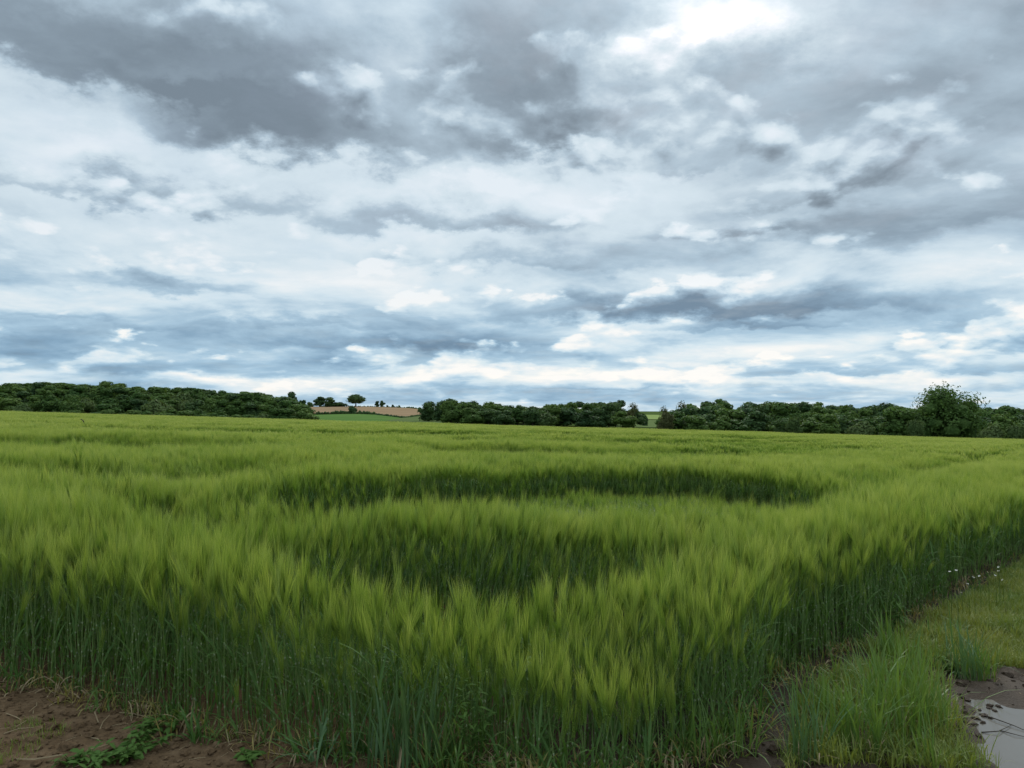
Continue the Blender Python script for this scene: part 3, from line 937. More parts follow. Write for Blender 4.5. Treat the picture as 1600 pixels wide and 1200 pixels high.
def hedge(label, line, h, w, seed, step=1.6):
    """line of (picture x, distance); clumps of leaves along it"""
    g = rng(seed); mb = MB(); V0, F0 = ICO1
    pts = []
    for (a, da), (b, db) in zip(line[:-1], line[1:]):
        n = max(2, int(math.hypot((b - a) / F * da, db - da) / step))
        for t in np.linspace(0, 1, n, endpoint=False):
            pts.append(at_px(a + (b - a) * t, da + (db - da) * t))
    base = np.array(pts[0])
    for p in pts:
        hh = h * g.uniform(0.7, 1.3)
        c = np.array(p) - base + np.array([g.normal() * 0.3, g.normal() * 0.3, hh * 0.42])
        mb.add(c + V0 * (1 + 0.3 * (g.random((len(V0), 1)) - .5)) * np.array([w * 0.7, w * 0.7, hh * 0.55]), F0)
        n = 16
        dv = g.normal(size=(n, 3)); dv /= np.linalg.norm(dv, axis=1)[:, None]
        cen = c + dv * np.array([w * 0.75, w * 0.75, hh * 0.58])
        t1 = np.cross(dv, g.normal(size=(n, 3))); t2 = np.cross(dv, t1)
        q = np.stack([cen - t1 * .35, cen - t2 * .35, cen + t1 * .35, cen + t2 * .35], 1).reshape(-1, 3)
        mb.add(q, [(4 * i, 4 * i + 1, 4 * i + 2, 4 * i + 3) for i in range(n)])
    return tag(link('hedge', mb.data('hedge', [M['crown_blue']]), None, tuple(base)), label, 'hedge', 'far hedges')
hedge('dark hedge between the ploughed field and the green meadow below it', [(495, 664), (530, 666), (560, 660), (586, 648)], 2.6, 1.6, 71)
hedge('thin hedge slanting down along the lower edge of the ploughed field', [(588, 646), (610, 610), (632, 572)], 1.3, 1.2, 72)
hedge('thin hedge curving up from the meadow corner beside the ploughed field', [(632, 572), (650, 612), (672, 692)], 1.4, 1.2, 73)
hedge('low hedge along the ridge top behind the ploughed field', [(500, 856), (560, 856), (600, 856), (640, 842), (662, 800)], 1.8, 1.5, 74, 2.2)

# ---------------------------------------------------------------- barley
def barley_parts(seed):
    """one ear-bearing stalk about 1 m tall with the ear's awn tips at z = 1"""
    g = rng(seed)
    lean = g.normal(size=2) * 0.035
    hs = g.uniform(0.66, 0.71)
    def sp(t):
        return np.array([lean[0] * t * t, lean[1] * t * t, hs * t])
    P = {}
    stem = MB()
    ts = [0, 0.25, 0.5, 0.78, 1]
    stem.tube([sp(t) for t in ts], [0.0030, 0.0029, 0.0026, 0.0021, 0.0016], 4, 0, cap=False)
    for t in (0.20, 0.43, 0.68):
        c = sp(t)
        stem.tube([c - [0, 0, 0.007], c, c + [0, 0, 0.007]], [0.0028, 0.0043, 0.0026], 5, 1, cap=False)
    P['stem'] = stem
    P['leaf'] = []
    for k, t in enumerate((0.22, 0.40, 0.58, 0.74)):
        if g.random() < (0.15, 0.3, 0.35, 0.55)[k]:
            continue
        mb = MB()
        a = g.uniform(0, 2 * math.pi)
        L = g.uniform(0.16, 0.30) * (1.0 if t < 0.7 else 0.8)
        up = g.uniform(0.95, 1.4); droop = g.uniform(0.3, 2.0)
        o = np.array([math.cos(a), math.sin(a), 0]); sd = np.array([-math.sin(a), math.cos(a), 0])
        pts = [sp(t)]; ang = up
        n = 6
        for i in range(n):
            pts.append(pts[-1] + (o * math.cos(ang) + np.array([0, 0, math.sin(ang)])) * L / n)
            ang -= droop / n * (0.4 + i / n * 1.2)
        wd = np.array([0.005, 0.010, 0.0115, 0.010, 0.0075, 0.004, 0.0]) * g.uniform(0.8, 1.15)
        tw = g.uniform(-0.6, 0.6)
        sides = np.array([sd * math.cos(tw * i / n) + np.array([0, 0, 1]) * math.sin(tw * i / n) for i in range(n + 1)])
        mb.ribbon(pts, wd, sides, 0)
        P['leaf'].append(mb)
    # ear, nodding slightly
    a = g.uniform(0, 2 * math.pi)
    nod = g.uniform(0.05, 0.42)
    base = sp(1.0)
    axis = np.array([math.cos(a) * math.sin(nod), math.sin(a) * math.sin(nod), math.cos(nod)])
    curve = np.array([math.cos(a), math.sin(a), -0.2]) * g.uniform(0.0, 0.035)
    EL = g.uniform(0.075, 0.10)
    def ep(t):
        return base + axis * EL * t + curve * t * t * 0.5
    ear = MB()
    side = np.cross(axis, (0.2, 0.9, 0.1)); side /= np.linalg.norm(side); sd2 = np.cross(axis, side)
    nr = 8
    for r in range(nr):                      # rows of grains up the ear
        t = 0.03 + r / nr * 0.92
        for q in range(3):
            an = q * 2 * math.pi / 3 + (r % 2) * math.pi / 3
            o = side * math.cos(an) + sd2 * math.sin(an)
            w = 0.0050 * (1 - 0.5 * abs(t - 0.4))
            b = ep(t) + o * 0.001
            tip = ep(t + 0.13) + o * w * 1.05
            md = ep(t + 0.055) + o * w * 1.55
            tg = np.cross(axis, o)
            ear.add([b, md + tg * w * 0.75, tip, md - tg * w * 0.75, ep(t + 0.06)], [(0, 1, 2, 3), (0, 4, 1), (3, 4, 0), (1, 4, 2), (2, 4, 3)], 0)
    P['ear'] = ear
    awn = MB()
    na = 28
    wind = g.normal(size=3) * 0.12
    for k in range(na):
        t = 0.05 + 0.95 * (k + g.random()) / na
        an = g.uniform(0, 2 * math.pi)
        o = side * math.cos(an) + sd2 * math.sin(an)
        spread = g.uniform(0.02, 0.17)
        dr = axis * math.cos(spread) + o * math.sin(spread) + wind * 0.5
        L = g.uniform(0.15, 0.23)
        p0 = ep(t) + o * 0.004
        p1 = p0 + dr * L * 0.5
        p2 = p1 + (dr + o * g.uniform(-0.08, 0.10) + wind * 0.5 + np.array([0, 0, 0.04])) * L * 0.5
        sdv = np.cross(dr, g.normal(size=3)); sdv /= np.linalg.norm(sdv)
        awn.ribbon([p0, p1, p2], [0.0020, 0.0015, 0.0], sdv, 0)
    P['awns'] = awn
    return P

BM = [M['stem'], M['node'], M['leaf'], M['ear'], M['awn']]
NB0 = 12
PARTS = [barley_parts(900 + i) for i in range(NB0)]
def joined(P):
    mb = MB()
    mb.merge(P['stem'])
    for l_ in P['leaf']:
        mb.merge(l_, 2)
    mb.merge(P['ear'], 3); mb.merge(P['awns'], 4)
    return mb
LOD0 = [joined(P).data('barley_stalk', BM) for P in PARTS]
PART_DATA = [dict(stem=P['stem'].data('stem', [M['stem'], M['node']]), leaf=[q.data('leaf', [M['leaf']]) for q in P['leaf']],
                  ear=P['ear'].data('ear', [M['ear']]), awns=P['awns'].data('awns', [M['awn']])) for P in PARTS]

def simple_stalk(mb, g, x, y, sc, awns, aw, lw, leaves=2):
    h = sc * g.uniform(0.86, 1.08)
    lx, ly = g.normal(size=2) * 0.05
    top = np.array([x + lx, y + ly, h * 0.68])
    a = g.uniform(0, math.pi)
    s = np.array([math.cos(a), math.sin(a), 0])
    mb.ribbon([(x, y, 0.1), top], [lw, lw * 0.8], s, 0)
    for _ in range(leaves):
        a = g.uniform(0, 6.28); t = g.uniform(0.3, 0.75)
        o = np.array([math.cos(a), math.sin(a), 0]); sd = np.array([-math.sin(a), math.cos(a), 0])
        p = np.array([x, y, 0]) * 1.0 + np.array([lx * t, ly * t, h * 0.72 * t])
        q = p + o * 0.07 + np.array([0, 0, 0.12]); r_ = q + o * 0.09 + np.array([0, 0, g.uniform(-0.08, 0.06)])
        mb.ribbon([p, q, r_], [lw, lw * 2.2, 0.0], sd, 2)
    ax = np.array([g.normal() * 0.16, g.normal() * 0.16, 1.0]); ax /= np.linalg.norm(ax)
    e1 = top + ax * 0.085
    mb.ribbon([top - ax * 0.005, (top + e1) / 2, e1], [0.006, lw * 2.6, lw * 1.4], s, 3)
    s2 = np.array([-s[1], s[0], 0])
    mb.ribbon([top - ax * 0.005, (top + e1) / 2, e1], [0.006, lw * 2.6, lw * 1.4], s2, 3)
    for k in range(awns):
        an = g.uniform(0, 6.28); o = np.array([math.cos(an), math.sin(an), 0])
        spd = g.uniform(0.05, 0.28)
        dr = ax * math.cos(spd) + o * math.sin(spd)
        p0 = top + ax * 0.085 * g.random()
        sdv = np.cross(dr, g.normal(size=3)); sdv /= np.linalg.norm(sdv)
        tip = p0 + dr * g.uniform(0.17, 0.25)
        mb.add([p0 - sdv * aw / 2, p0 + sdv * aw / 2, tip], [(0, 1, 2)], 4)

LOD1 = []
for i in range(8):
    g = rng(400 + i); mb = MB()
    for k in range(5):
        simple_stalk(mb, g, g.uniform(-.08, .08), g.uniform(-.08, .08), 1.0, 14, 0.0042, 0.0055)
    LOD1.append(mb.data('barley_clump', BM))
LOD2 = []
for i in range(6):
    g = rng(450 + i); mb = MB()
    for k in range(60):
        ux, uy = g.uniform(-.55, .55, 2)
        sc = 1.0 + 0.30 * float(vnoise(np.array([ux * 3.5 + i * 9]), np.array([uy * 3.5]), 66)[0])
        simple_stalk(mb, g, ux, uy, sc, 8, 0.017, 0.009, 0)
    LOD2.append(mb.data('barley_patch', BM))

def jitter_grid(x0, x1, y0, y1, dens, seed):
    g = rng(seed)
    st = 1 / math.sqrt(dens)
    X, Y = np.meshgrid(np.arange(x0, x1, st), np.arange(y0, y1, st))
    X = X.ravel() + g.uniform(-.5, .5, X.size) * st
    Y = Y.ravel() + g.uniform(-.5, .5, Y.size) * st
    return X, Y, g

def in_view(x, y, margin):
    return (np.abs(x) < 0.69 * y + margin) & (y > 0.5)

def crop(d0, d1, dens, seed, margin, minh=0.0, box=None):
    x0, x1, y0, y1 = box
    X, Y, g = jitter_grid(x0, x1, y0, y1, dens, seed)
    D = np.hypot(X, Y) + 0.6 * vnoise(X, Y, 3)
    m = (D >= d0) & (D < d1) & in_view(X, Y, margin) & (Y < FAR_END)
    X, Y = X[m], Y[m]
    m = inside(X, Y); X, Y = X[m], Y[m]
    h, keep, hol, ed = crop_height(X, Y)
    m = g.random(len(X)) < keep
    X, Y, h, hol, ed = X[m], Y[m], h[m], hol[m], ed[m]
    h = h * np.where(g.random(len(X)) < 0.4 * (1 - sstep(0.05, 0.5, ed)), g.uniform(0.76, 1.0, len(X)), 1)
    h = h * (1 + 0.10 * hol * g.normal(size=len(X)))
    # gusts: neighbouring plants lean together
    lx = 0.22 * fbm(X * 0.8, Y * 0.8, 81, 3) + 0.03 + g.normal(size=len(X)) * 0.06
    ly = 0.22 * fbm(X * 0.8, Y * 0.8, 87, 3) - 0.03 + g.normal(size=len(X)) * 0.06
    Z = ground_z(X, Y) - 0.01
    full = np.maximum(h, 0.86)              # short plants keep full-size ears on shorter stems
    Z = Z - (full - h); h = full
    tint = 0.30 * fbm(X * 0.5, Y * 0.5, 91, 3) + g.normal(size=len(X)) * 0.12 - 0.38 * hol  # hollow plants are greener; shade of the hollows is put into the tint too
    return X, Y, Z, h, lx, ly, tint, g

# leafy tillers without ears fill the hollows of the wheel tracks
TILL = []
for i in range(6):
    g = rng(980 + i); mb = MB()
    for k in range(4):
        P_ = barley_parts(1200 + i * 4 + k)
        off = np.array([g.uniform(-.07, .07), g.uniform(-.07, .07), 0])
        q = MB(); q.merge(P_['stem'], 0)
        for l_ in P_['leaf']:
            q.merge(l_, 2)
        q.v = [v * np.array([1.2, 1.2, 1.0]) + off for v in q.v]
        mb.merge(q)
    TILL.append(mb.data('tiller', BM))
X, Y, g = jitter_grid(-9, 14, 3, 16, 60, 14)
m = in_view(X, Y, 1.5) & inside(X, Y); X, Y = X[m], Y[m]
h, keep, hol, ed = crop_height(X, Y)
m = g.random(len(X)) < np.maximum(hol, 0.9 * (keep < 0.5)) ; X, Y, h = X[m], Y[m], h[m]
n = len(X)
tag(scatter('barley_tillers', np.stack([X, Y, ground_z(X, Y)], 1), np.stack([g.normal(size=n) * .08, g.normal(size=n) * .08, g.uniform(0, 6.28, n)], 1),
            np.stack([np.ones(n), np.ones(n), h * g.uniform(0.8, 1.05, n)], 1), g.integers(0, 6, n), g.normal(size=n) * .1, TILL), 'dark green leafy barley shoots without ears in the sunken wheel tracks', 'barley', kind='stuff')

# near stalks
X, Y, Z, h, lx, ly, tint, g = crop(0, 8.5, 400, 11, 1.3, box=(-8, 9, 2.0, 9))
n = len(X)
h = h * (1 + g.normal(size=n) * 0.055)
stray = g.random(n) < 0.10
h[stray] *= g.uniform(0.62, 0.9, stray.sum())
rz = g.uniform(-math.pi, math.pi, n)
kind = g.integers(0, NB0, n)
S = np.stack([np.full(n, 1.0), np.full(n, 1.0), h], 1)
S[:, :2] = (0.85 + 0.25 * g.random(n))[:, None]
# rotation about x / y axes applied before z in euler order: lean in world needs un-rotating
R = np.stack([-(ly * np.cos(rz) - lx * np.sin(rz)), (lx * np.cos(rz) + ly * np.sin(rz)), rz], 1)
ed, _, epar = pl_dist(X, Y, EDGE)
pxx = 800 + F * X / Y
front = (pxx > -10) & (pxx < 1610) & (Y < 6.5)
order = np.argsort(np.where(front, ed, 9))
pick = order[:300]
rest = np.ones(n, bool); rest[pick] = False
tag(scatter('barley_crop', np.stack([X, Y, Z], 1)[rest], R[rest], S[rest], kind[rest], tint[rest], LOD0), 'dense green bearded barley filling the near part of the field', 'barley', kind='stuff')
for i in pick:
    px = pxx[i]
    if px < 780:
        lab = 'front-row barley stalk along the edge facing the bare brown soil'
    elif px < 1175:
        lab = 'short front-row barley stalk in the clump at the near corner of the field'
    else:
        lab = 'front-row barley stalk along the field edge facing the grassy verge'
    e = link('barley_plant', None, None, (X[i], Y[i], Z[i]), tuple(R[i]))
    e.empty_display_size = 0.1
    tag(e, lab, 'barley', 'front-row barley stalks')
    D_ = PART_DATA[kind[i]]; s = tuple(S[i])
    link('stem', D_['stem'], e, scale=s)
    for q in D_['leaf']:
        link('leaf', q, e, scale=s)
    ear = link('ear', D_['ear'], e, scale=s)
    link('awns', D_['awns'], ear)

X, Y, Z, h, lx, ly, tint, g = crop(8.5, 30, 88, 12, 3.0, box=(-24, 24, 4, 31))
n = len(X); rz = g.uniform(-math.pi, math.pi, n)
R = np.stack([-(ly * np.cos(rz) - lx * np.sin(rz)), (lx * np.cos(rz) + ly * np.sin(rz)), rz], 1)
h = h * (1 + g.normal(size=n) * 0.05)
S = np.stack([np.ones(n), np.ones(n), h], 1)
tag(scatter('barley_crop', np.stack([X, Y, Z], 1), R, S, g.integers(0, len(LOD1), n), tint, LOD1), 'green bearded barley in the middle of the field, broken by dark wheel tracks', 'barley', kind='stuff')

X, Y, Z, h, lx, ly, tint, g = crop(30, 200, 1.9, 13, 8.0, box=(-105, 105, 15, FAR_END))
n = len(X); rz = g.uniform(-math.pi, math.pi, n)
R = np.stack([lx * 0.3, ly * 0.3, rz], 1)
S = np.stack([np.ones(n), np.ones(n), h], 1)
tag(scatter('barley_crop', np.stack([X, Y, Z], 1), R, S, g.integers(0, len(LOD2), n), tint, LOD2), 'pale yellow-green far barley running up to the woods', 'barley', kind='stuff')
print('far patches', n)

# ---------------------------------------------------------------- small plants and ground litter
def blades(seed, n, h, w, spread, lean=0.5, seg=5, m=0, lo=0.5):
    g = rng(seed); mb = MB()
    for k in range(n):
        a = g.uniform(0, 6.28)
        o = np.array([math.cos(a), math.sin(a), 0]); sd = np.array([-math.sin(a), math.cos(a), 0])
        r0 = spread * math.sqrt(g.random()); b = g.uniform(0, 6.28)
        p = np.array([r0 * math.cos(b), r0 * math.sin(b), -0.01])
        L = h * g.uniform(lo, 1.1)
        ang = math.pi / 2 - abs(g.normal()) * lean * 0.35
        bend = abs(g.normal()) * lean
        pts = [p]
        for i in range(seg):
            pts.append(pts[-1] + (o * math.cos(ang) + np.array([0, 0, math.sin(ang)])) * L / seg)
            ang -= bend / seg * (0.5 + i / seg)
        t = np.linspace(0, 1, seg + 1)
        wd = w * g.uniform(0.7, 1.2) * np.minimum(1.0, 0.55 + t) * np.sqrt(np.clip(1 - t ** 2.2, 0, 1)); wd[-1] = 0
        mb.ribbon(pts, wd, sd, m)
    return mb

def gz(x, y):
    return float(ground_z(np.array([x]), np.array([y]))[0])

def tall_tuft(px, py, h, n, mat, label, seed, spread=0.07, w=0.008, lean=0.55, dry=8):
    x, y = hit(px, py)
    e = link('grass_tuft', None, None, (x, y, gz(x, y)))
    e.empty_display_size = 0.1
    link('blades', blades(seed, int(n * 1.5), h, w, spread * 1.35, lean * 1.35).data('blades', [M[mat]]), e)
    if dry:
        link('dry_blades', blades(seed + 1, dry, h * 0.45, w * 0.8, spread * 1.3, 1.5).data('dry_blades', [M['straw']]), e)
    tag(e, label, 'grass', 'tall grass tufts at the field edge')

tall_tuft(1255, 1190, 0.46, 34, 'bluegrass', 'upright blue-green grass tuft nearest the bottom edge, right of the barley corner', 21)
tall_tuft(1312, 1172, 0.36, 40, 'tuft', 'short dense grass tuft beside the blue-green tuft on wet soil', 22)
tall_tuft(1352, 1186, 0.40, 40, 'tuft', 'bright green grass tuft at the bottom edge between the barley and puddle', 23)
tall_tuft(1398, 1160, 0.50, 60, 'tuft', 'tallest bright green grass tuft, in the middle of the tuft group', 24, 0.09)
tall_tuft(1375, 1120, 0.48, 46, 'tuft', 'bright grass tuft behind the tallest one, with leaning blades', 25)
tall_tuft(1430, 1130, 0.46, 50, 'tuft', 'dense green grass tuft between the tall tuft and the mud', 26, 0.08)
tall_tuft(1462, 1150, 0.44, 26, 'tuft', 'slim upright grass tuft beside the muddy puddle rim', 27)
tall_tuft(1420, 1075, 0.40, 40, 'tuft', 'grass tuft on the mud behind the tall tuft group', 28)
tall_tuft(1395, 1040, 0.42, 36, 'tuft', 'grass tuft against the barley behind the mud strip', 29)
tall_tuft(1515, 1062, 0.40, 30, 'bluegrass', 'upright grass tuft on the rim of the verge above the puddle', 30)
tall_tuft(1500, 1050, 0.50, 14, 'bluegrass', 'thin tall grass stalks arching beside the verge rim tuft', 31, lean=0.9)
tall_tuft(1535, 1060, 0.30, 40, 'tuft', 'short bushy grass tuft on the verge rim nearest the puddle', 32)
tall_tuft(1270, 1130, 0.30, 30, 'tuft', 'low grass tuft in the shade beside the right barley edge', 33)
tall_tuft(1450, 1195, 0.14, 60, 'grass', 'low cushion of fine grass at the bottom edge left of the puddle', 34, 0.10, 0.004, 0.9, 0)
tall_tuft(1512, 1190, 0.12, 60, 'grass', 'low yellowish cushion of fine grass on the puddle bank', 35, 0.10, 0.004, 0.9, 0)
tall_tuft(1478, 1172, 0.12, 50, 'grass', 'small yellow-green grass cushion between slim tuft and puddle', 36, 0.09, 0.004, 0.9, 4)
tall_tuft(600, 1194, 0.52, 26, 'bluegrass', 'broad-bladed grass clump standing before the barley, left of centre', 37, 0.12, 0.014, 0.45, 4)
tall_tuft(650, 1200, 0.50, 22, 'bluegrass', 'second broad-bladed grass clump before the barley, nearer the centre', 38, 0.10, 0.013, 0.45, 4)
tall_tuft(520, 1190, 0.26, 16, 'bluegrass', 'low arching broad-bladed grass clump left of the two tall clumps', 39, 0.08, 0.014, 1.6, 6)
tall_tuft(700, 1205, 0.34, 20, 'tuft', 'green grass clump at the foot of the barley near the spindly weed', 40, 0.09, 0.011, 0.9, 6)
tall_tuft(1085, 1180, 0.34, 46, 'tuft', 'leafy grass clump at the foot of the short corner barley', 41, 0.10, 0.009, 0.9, 14)
tall_tuft(1138, 1172, 0.34, 46, 'tuft', 'leafy grass clump right of the corner barley with dry blades below', 42, 0.10, 0.009, 0.9, 16)

tall_tuft(1330, 1090, 0.30, 40, 'tuft', 'loose grass tuft behind the bright tuft group, close to the barley stems', 43, 0.10, 0.007, 0.9)
tall_tuft(1300, 1120, 0.26, 36, 'tuft', 'loose low tuft between the right barley stems and the bright tuft group', 44, 0.10, 0.007, 1.0)
tall_tuft(1450, 1045, 0.24, 44, 'tuft', 'low bushy grass tuft where the verge meets the mud', 45, 0.12, 0.006, 1.0)
tall_tuft(1480, 1010, 0.26, 40, 'tuft', 'tuft of mixed grass at the left end of the verge', 46, 0.12, 0.006, 0.9)
tall_tuft(1345, 1150, 0.34, 40, 'tuft', 'fan of green blades in the middle of the bottom tuft group', 47, 0.11, 0.007, 1.0)
tall_tuft(1415, 1195, 0.30, 44, 'tuft', 'grass tuft at the bottom edge under the tallest tuft', 48, 0.11, 0.007, 1.0)

def leafy_weed(px, py, r, h, n, label, seed, leaf=0.045, spikes=False):
    g = rng(seed)
    x, y = hit(px, py)
    e = link('weed', None, None, (x, y, gz(x, y)))
    e.empty_display_size = 0.1
    st = MB(); lf = MB()
    ns = max(5, n // 9)
    for k in range(ns):
        a = g.uniform(0, 6.28); rr = r * math.sqrt(g.random())
        tip = np.array([rr * math.cos(a), rr * math.sin(a), h * g.uniform(0.45, 1.0)])
        b = tip * np.array([0.35, 0.35, 0])
        mid = (b + tip) / 2 + np.array([0, 0, 0.02])
        st.tube([b, mid, tip], [0.0022, 0.0018, 0.001], 4)
        for q in range(9):
            t = g.uniform(0.25, 1)
            p = b * (1 - t) + tip * t
            an = g.uniform(0, 6.28)
            o = np.array([math.cos(an), math.sin(an), g.uniform(-0.25, 0.55)])
            sd = np.array([-math.sin(an), math.cos(an), g.normal() * 0.25])
            L = leaf * g.uniform(0.6, 1.3)
            lf.ribbon([p, p + o * L * 0.35, p + o * L * 0.7 - [0, 0, L * .08], p + o * L - [0, 0, L * .25]], [0.003, L * (0.20 if spikes else 0.42), L * (0.15 if spikes else 0.34), 0], sd)
    link('stems', st.data('stems', [M['weed']]), e)
    link('leaves', lf.data('leaves', [M['weed']]), e)
    tag(e, label, 'weed', 'broad-leaved weeds on the soil')
leafy_weed(205, 1180, 0.17, 0.10, 190, 'largest leafy weed patch on the brown soil before the barley', 51)
leafy_weed(250, 1150, 0.10, 0.10, 90, 'small weed rising behind the largest weed patch', 52)
leafy_weed(160, 1198, 0.12, 0.07, 90, 'low weed at the bottom edge left of the largest weed patch', 53)
leafy_weed(390, 1196, 0.10, 0.05, 60, 'sparse low weed at the bottom edge below the barley', 54)
leafy_weed(120, 1195, 0.08, 0.05, 50, 'little weed rosette at the bottom left', 55)
leafy_weed(745, 1200, 0.10, 0.46, 130, 'spindly feathery weed standing upright before the barley', 56, 0.05, True)
leafy_weed(1400, 990, 0.12, 0.30, 100, 'leafy thistle-like weed at the foot of the right barley edge', 57, 0.07, True)
leafy_weed(1490, 1050, 0.14, 0.12, 90, 'dark low weed on the mud rim before the verge', 58)

# short grass cushions on the bare soil, left
for i, (px, py, r, h, lab) in enumerate([(75, 1150, 0.10, 0.06, 'thin yellow-green grass cushion on the brown soil, nearer the barley'),
                                         (20, 1180, 0.12, 0.06, 'faint grass cushion at the bottom left corner'),
                                         (35, 1140, 0.08, 0.05, 'small grass cushion at the left edge of the soil strip'),
                                         (1290, 1195, 0.07, 0.07, 'tiny grass cushion at the bottom edge by the blue-green tuft')]):
    x, y = hit(px, py)
    o = link('grass_cushion', blades(600 + i, 110, h, 0.004, r, 1.0, 3).data('grass_cushion', [M['grass']]), None, (x, y, gz(x, y)))
    tag(o, lab, 'grass', 'short grass cushions')

# grass verge on the right
VERGE = np.vstack([poly([(1392, 1006), (1480, 958), (1545, 915), (1600, 880), (1700, 842), (1900, 790)]), EDGE[-1] + dirR * 8 + [0.5, 0], EDGE[-1] + dirR * 8 + [9, -6],
                   poly([(2050, 1000), (1850, 1060), (1640, 1056), (1560, 1052), (1500, 1046), (1440, 1040), (1405, 1035)])])
VT = [blades(700 + i, 26, 0.13, 0.0050, 0.06, 1.2, 4).data('verge_blades', [M['grass']]) for i in range(5)]
X, Y, g = jitter_grid(1.5, 18, 4, 20, 320, 71)
m = inside(X, Y, VERGE); X, Y = X[m], Y[m]
n = len(X)
S = (0.6 + 0.6 * g.random(n) + 0.5 * fbm(X * 1.5, Y * 1.5, 77, 2))[:, None] * np.ones((1, 3))
tag(scatter('verge_grass', np.stack([X, Y, ground_z(X, Y)], 1), np.stack([np.zeros(n), np.zeros(n), g.uniform(0, 6.28, n)], 1), S, g.integers(0, 5, n), g.normal(size=n) * 0.25 + 0.9 * fbm(X * .9, Y * .9, 79, 3), VT),
    'short yellow-green grass of the verge beside the right field edge', 'grass', kind='stuff')
# sparse grass among the tufts on the wet soil
X, Y, g = jitter_grid(0.9, 3.4, 3.0, 5.8, 190, 73)
MID = poly([(1225, 1210), (1240, 1120), (1300, 1060), (1390, 1005), (1450, 1010), (1470, 1060), (1480, 1100), (1500, 1140), (1530, 1200), (1540, 1215)])
m = inside(X, Y, MID); X, Y = X[m], Y[m]; n = len(X)
S = (0.6 + 0.8 * g.random(n))[:, None] * np.ones((1, 3))
tag(scatter('ground_grass', np.stack([X, Y, ground_z(X, Y)], 1), np.stack([np.zeros(n), np.zeros(n), g.uniform(0, 6.28, n)], 1), S, g.integers(0, 5, n), g.normal(size=n) * 0.2, VT),
    'sparse short grass between the tall tufts on wet soil', 'grass', kind='stuff')

# dying leaves and straw along the foot of the barley
LT = []
for i in range(5):
    LT.append(blades(760 + i, 7, 0.16, 0.008, 0.05, 2.4, 5).data('dead_leaves', [M['yellowleaf' if i < 3 else 'straw']]))
LT.append(blades(770, 8, 0.20, 0.010, 0.05, 1.6, 5).data('low_leaves', [M['leaf']]))
LT.append(blades(771, 8, 0.18, 0.009, 0.05, 1.8, 5).data('low_leaves', [M['tuft']]))
g = rng(77)
n = 700
k = g.uniform(2, 21, n)
i0 = np.floor(k).astype(int); fr = (k - i0)[:, None]
P2 = EDGE[i0] * (1 - fr) + EDGE[i0 + 1] * fr
P2 = P2 + g.normal(size=(n, 2)) * 0.07
tag(scatter('leaf_litter', np.column_stack([P2, ground_z(P2[:, 0], P2[:, 1])]), np.stack([g.normal(size=n) * .2, g.normal(size=n) * .2, g.uniform(0, 6.28, n)], 1),
            (0.6 + 0.6 * g.random(n))[:, None] * np.ones((1, 3)), g.integers(0, len(LT), n), g.normal(size=n) * .2, LT),
    'drooping yellowing leaves and dry straw at the foot of the barley', 'leaves', kind='stuff')
# straw bits and soil crumbs
SB = []
for i in range(3):
    mb = MB(); mb.tube([(-0.05, 0, 0.004), (0.0, 0.006 * i, 0.007), (0.05, 0, 0.003)], [0.0016, 0.0018, 0.0012], 4)
    SB.append(mb.data('straw_bit', [M['straw']]))
V0, F0 = ICO1
for i in range(4):
    mb = MB(); gg = rng(i + 5)
    mb.add(V0 * (1 + 0.5 * (gg.random((len(V0), 1)) - .5)) * np.array([0.016, 0.013, 0.009]), F0)
    SB.append(mb.data('soil_crumb', [M['soil']]))
X, Y, g = jitter_grid(-4.2, 4.2, 2.4, 6.0, 420, 79)
m = ~inside(X, Y) & ~inside(X, Y, PUD) & (Y > 2.6) & (g.random(len(X)) < np.where(X > 0.9, 0.3, 1.0)); X, Y = X[m], Y[m]; n = len(X)
kd = np.where(g.random(n) < 0.16, g.integers(0, 3, n), g.integers(3, 7, n))
tag(scatter('soil_crumbs', np.stack([X, Y, ground_z(X, Y) + 0.002], 1), np.stack([g.normal(size=n) * .1, g.normal(size=n) * .1, g.uniform(0, 6.28, n)], 1),
            (0.35 + 1.2 * g.random(n) ** 2.5 + 1.8 * g.random(n) ** 24)[:, None] * np.ones((1, 3)), kd, g.normal(size=n) * .2, SB), 'loose soil crumbs and straw bits on the bare earth', 'soil', kind='stuff')

# white wild flowers at the right field edge
FH = MB(); g = rng(5)
for k in range(11):
    a = 2 * math.pi * k / 11
    o = np.array([math.cos(a), math.sin(a), 0.15]); sd = np.array([-math.sin(a), math.cos(a), 0])
    FH.ribbon([o * 0.002, o * 0.006, o * 0.010], [0.002, 0.0042, 0.002], sd)
FHD = FH.data('petals', [M['petal']])
FC = MB(); FC.add(V0 * np.array([0.003, 0.003, 0.002]), F0)
FCD = FC.data('flower_centre', [M['yellowleaf']])
spots = [(1484, 893), (1494, 891), (1543, 894), (1560, 886), (1560, 892), (1555, 899), (1566, 906), (1530, 900), (1521, 902), (1512, 912), (1575, 920), (1502, 926)]
for i, (px, py) in enumerate(spots):
    dd = 5.9 + 0.012 * (px - 1484) + g.uniform(-.1, .1)
    r = ray(px, py); q = np.array([0, 0, CAM_H]) + r * dd
    base = gz(q[0], q[1])
    e = link('wild_flower', None, None, (q[0], q[1], base)); e.empty_display_size = 0.05
    hh = q[2] - base
    mb = MB(); mb.tube([(0.02, 0.02, 0), (0.01, 0.0, hh * 0.6), (0, 0, hh)], [0.002, 0.0016, 0.001], 4)
    link('stem', mb.data('stem', [M['weed']]), e)
    link('petals', FHD, e, (0, 0, hh), (g.normal() * .4 + .3, g.normal() * .4, g.uniform(0, 6)))
    link('flower_centre', FCD, e, (0, 0, hh + 0.003))
    tag(e, 'small white daisy-like flower on a thin stem at the right barley edge', 'flower', 'white wild flowers')

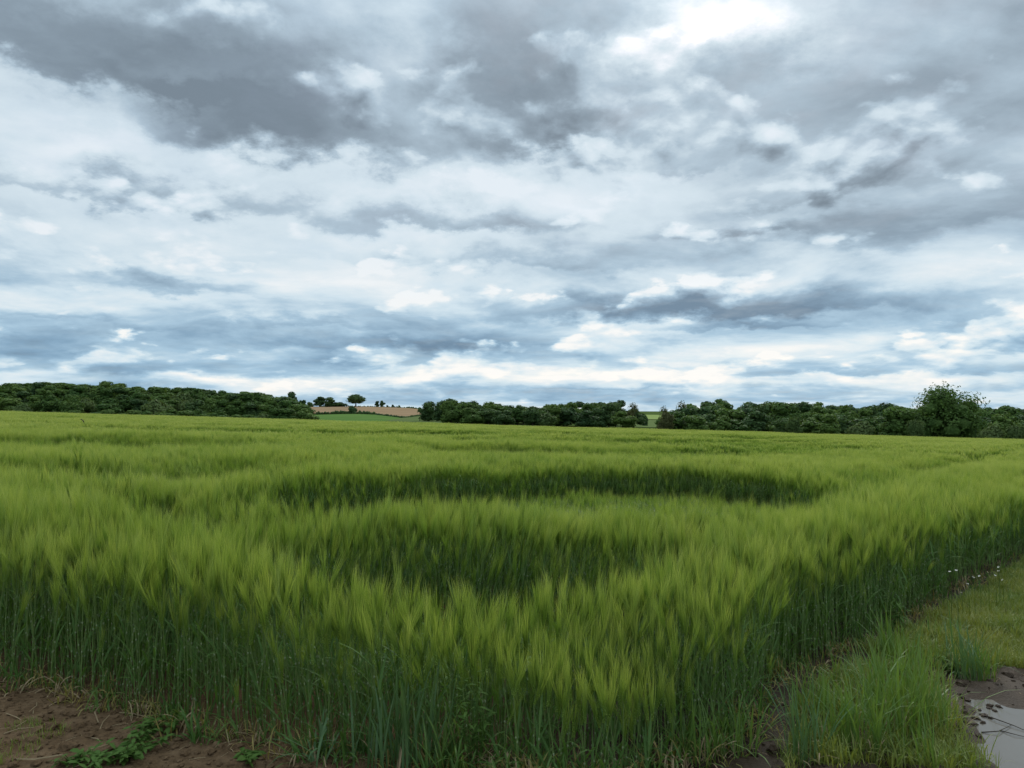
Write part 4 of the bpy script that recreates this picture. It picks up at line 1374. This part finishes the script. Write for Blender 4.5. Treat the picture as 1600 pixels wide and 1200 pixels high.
# twigs in the puddle and a bent dark stalk above the far barley
def twig(pts, r, label, name='twig'):
    P = []
    for px, py, up in pts:
        q = hit(px, py); P.append(np.array([q[0], q[1], PUD_Z + up]))
    b = P[0].copy(); b[2] = PUD_Z
    mb = MB(); mb.tube([p - b for p in P], [r * (1 - 0.6 * i / (len(P) - 1)) for i in range(len(P))], 5)
    tag(link(name, mb.data(name, [M['twig']]), None, tuple(b)), label, 'twig')
twig([(1530, 1110, 0.004), (1556, 1120, 0.012), (1585, 1130, 0.010), (1612, 1140, 0.004)], 0.004, 'long thin dark twig lying across the puddle')
twig([(1533, 1136, 0.003), (1560, 1138, 0.014), (1580, 1128, 0.006)], 0.0035, 'shorter crooked twig in the puddle below the long one')
twig([(1562, 1134, 0.003), (1585, 1142, 0.010), (1608, 1146, 0.003)], 0.003, 'third thin twig at the right side of the puddle')
MC = []
for i, (px, py) in enumerate([(1518, 1106), (1524, 1116), (1530, 1104), (1538, 1112), (1546, 1102), (1554, 1106), (1522, 1124), (1536, 1122), (1560, 1100), (1548, 1116)]):
    gg = rng(i + 31); mb = MB()
    mb.add(V0 * (1 + 0.6 * (gg.random((len(V0), 1)) - .5)) * np.array([0.012, 0.018, 0.008]) * gg.uniform(.8, 1.5), F0)
    q = hit(px, py)
    tag(link('mud_clod', mb.data('mud_clod', [M['soil']]), None, (q[0], q[1], PUD_Z + 0.002), (0, 0, gg.uniform(0, 6))), 'small dark mud clod poking out of the shallow puddle edge', 'clod', 'mud clods in the puddle')
d = 42.0
q = np.array([0, 0, CAM_H]) + ray(129, 658) * d
zb = gz(q[0], q[1])
mb = MB(); hh = q[2] - zb
mb.tube([(0.25, 0, 0), (0.16, 0, hh * 0.6), (0.05, 0, hh), (-0.06, 0, hh + 0.09), (-0.12, 0, hh + 0.11)], [0.02, 0.02, 0.03, 0.03, 0.012], 5)
tag(link('dead_stalk', mb.data('dead_stalk', [M['twig']]), None, (q[0], q[1], zb)), 'single dark bent stalk poking above the barley on the far left', 'stalk')
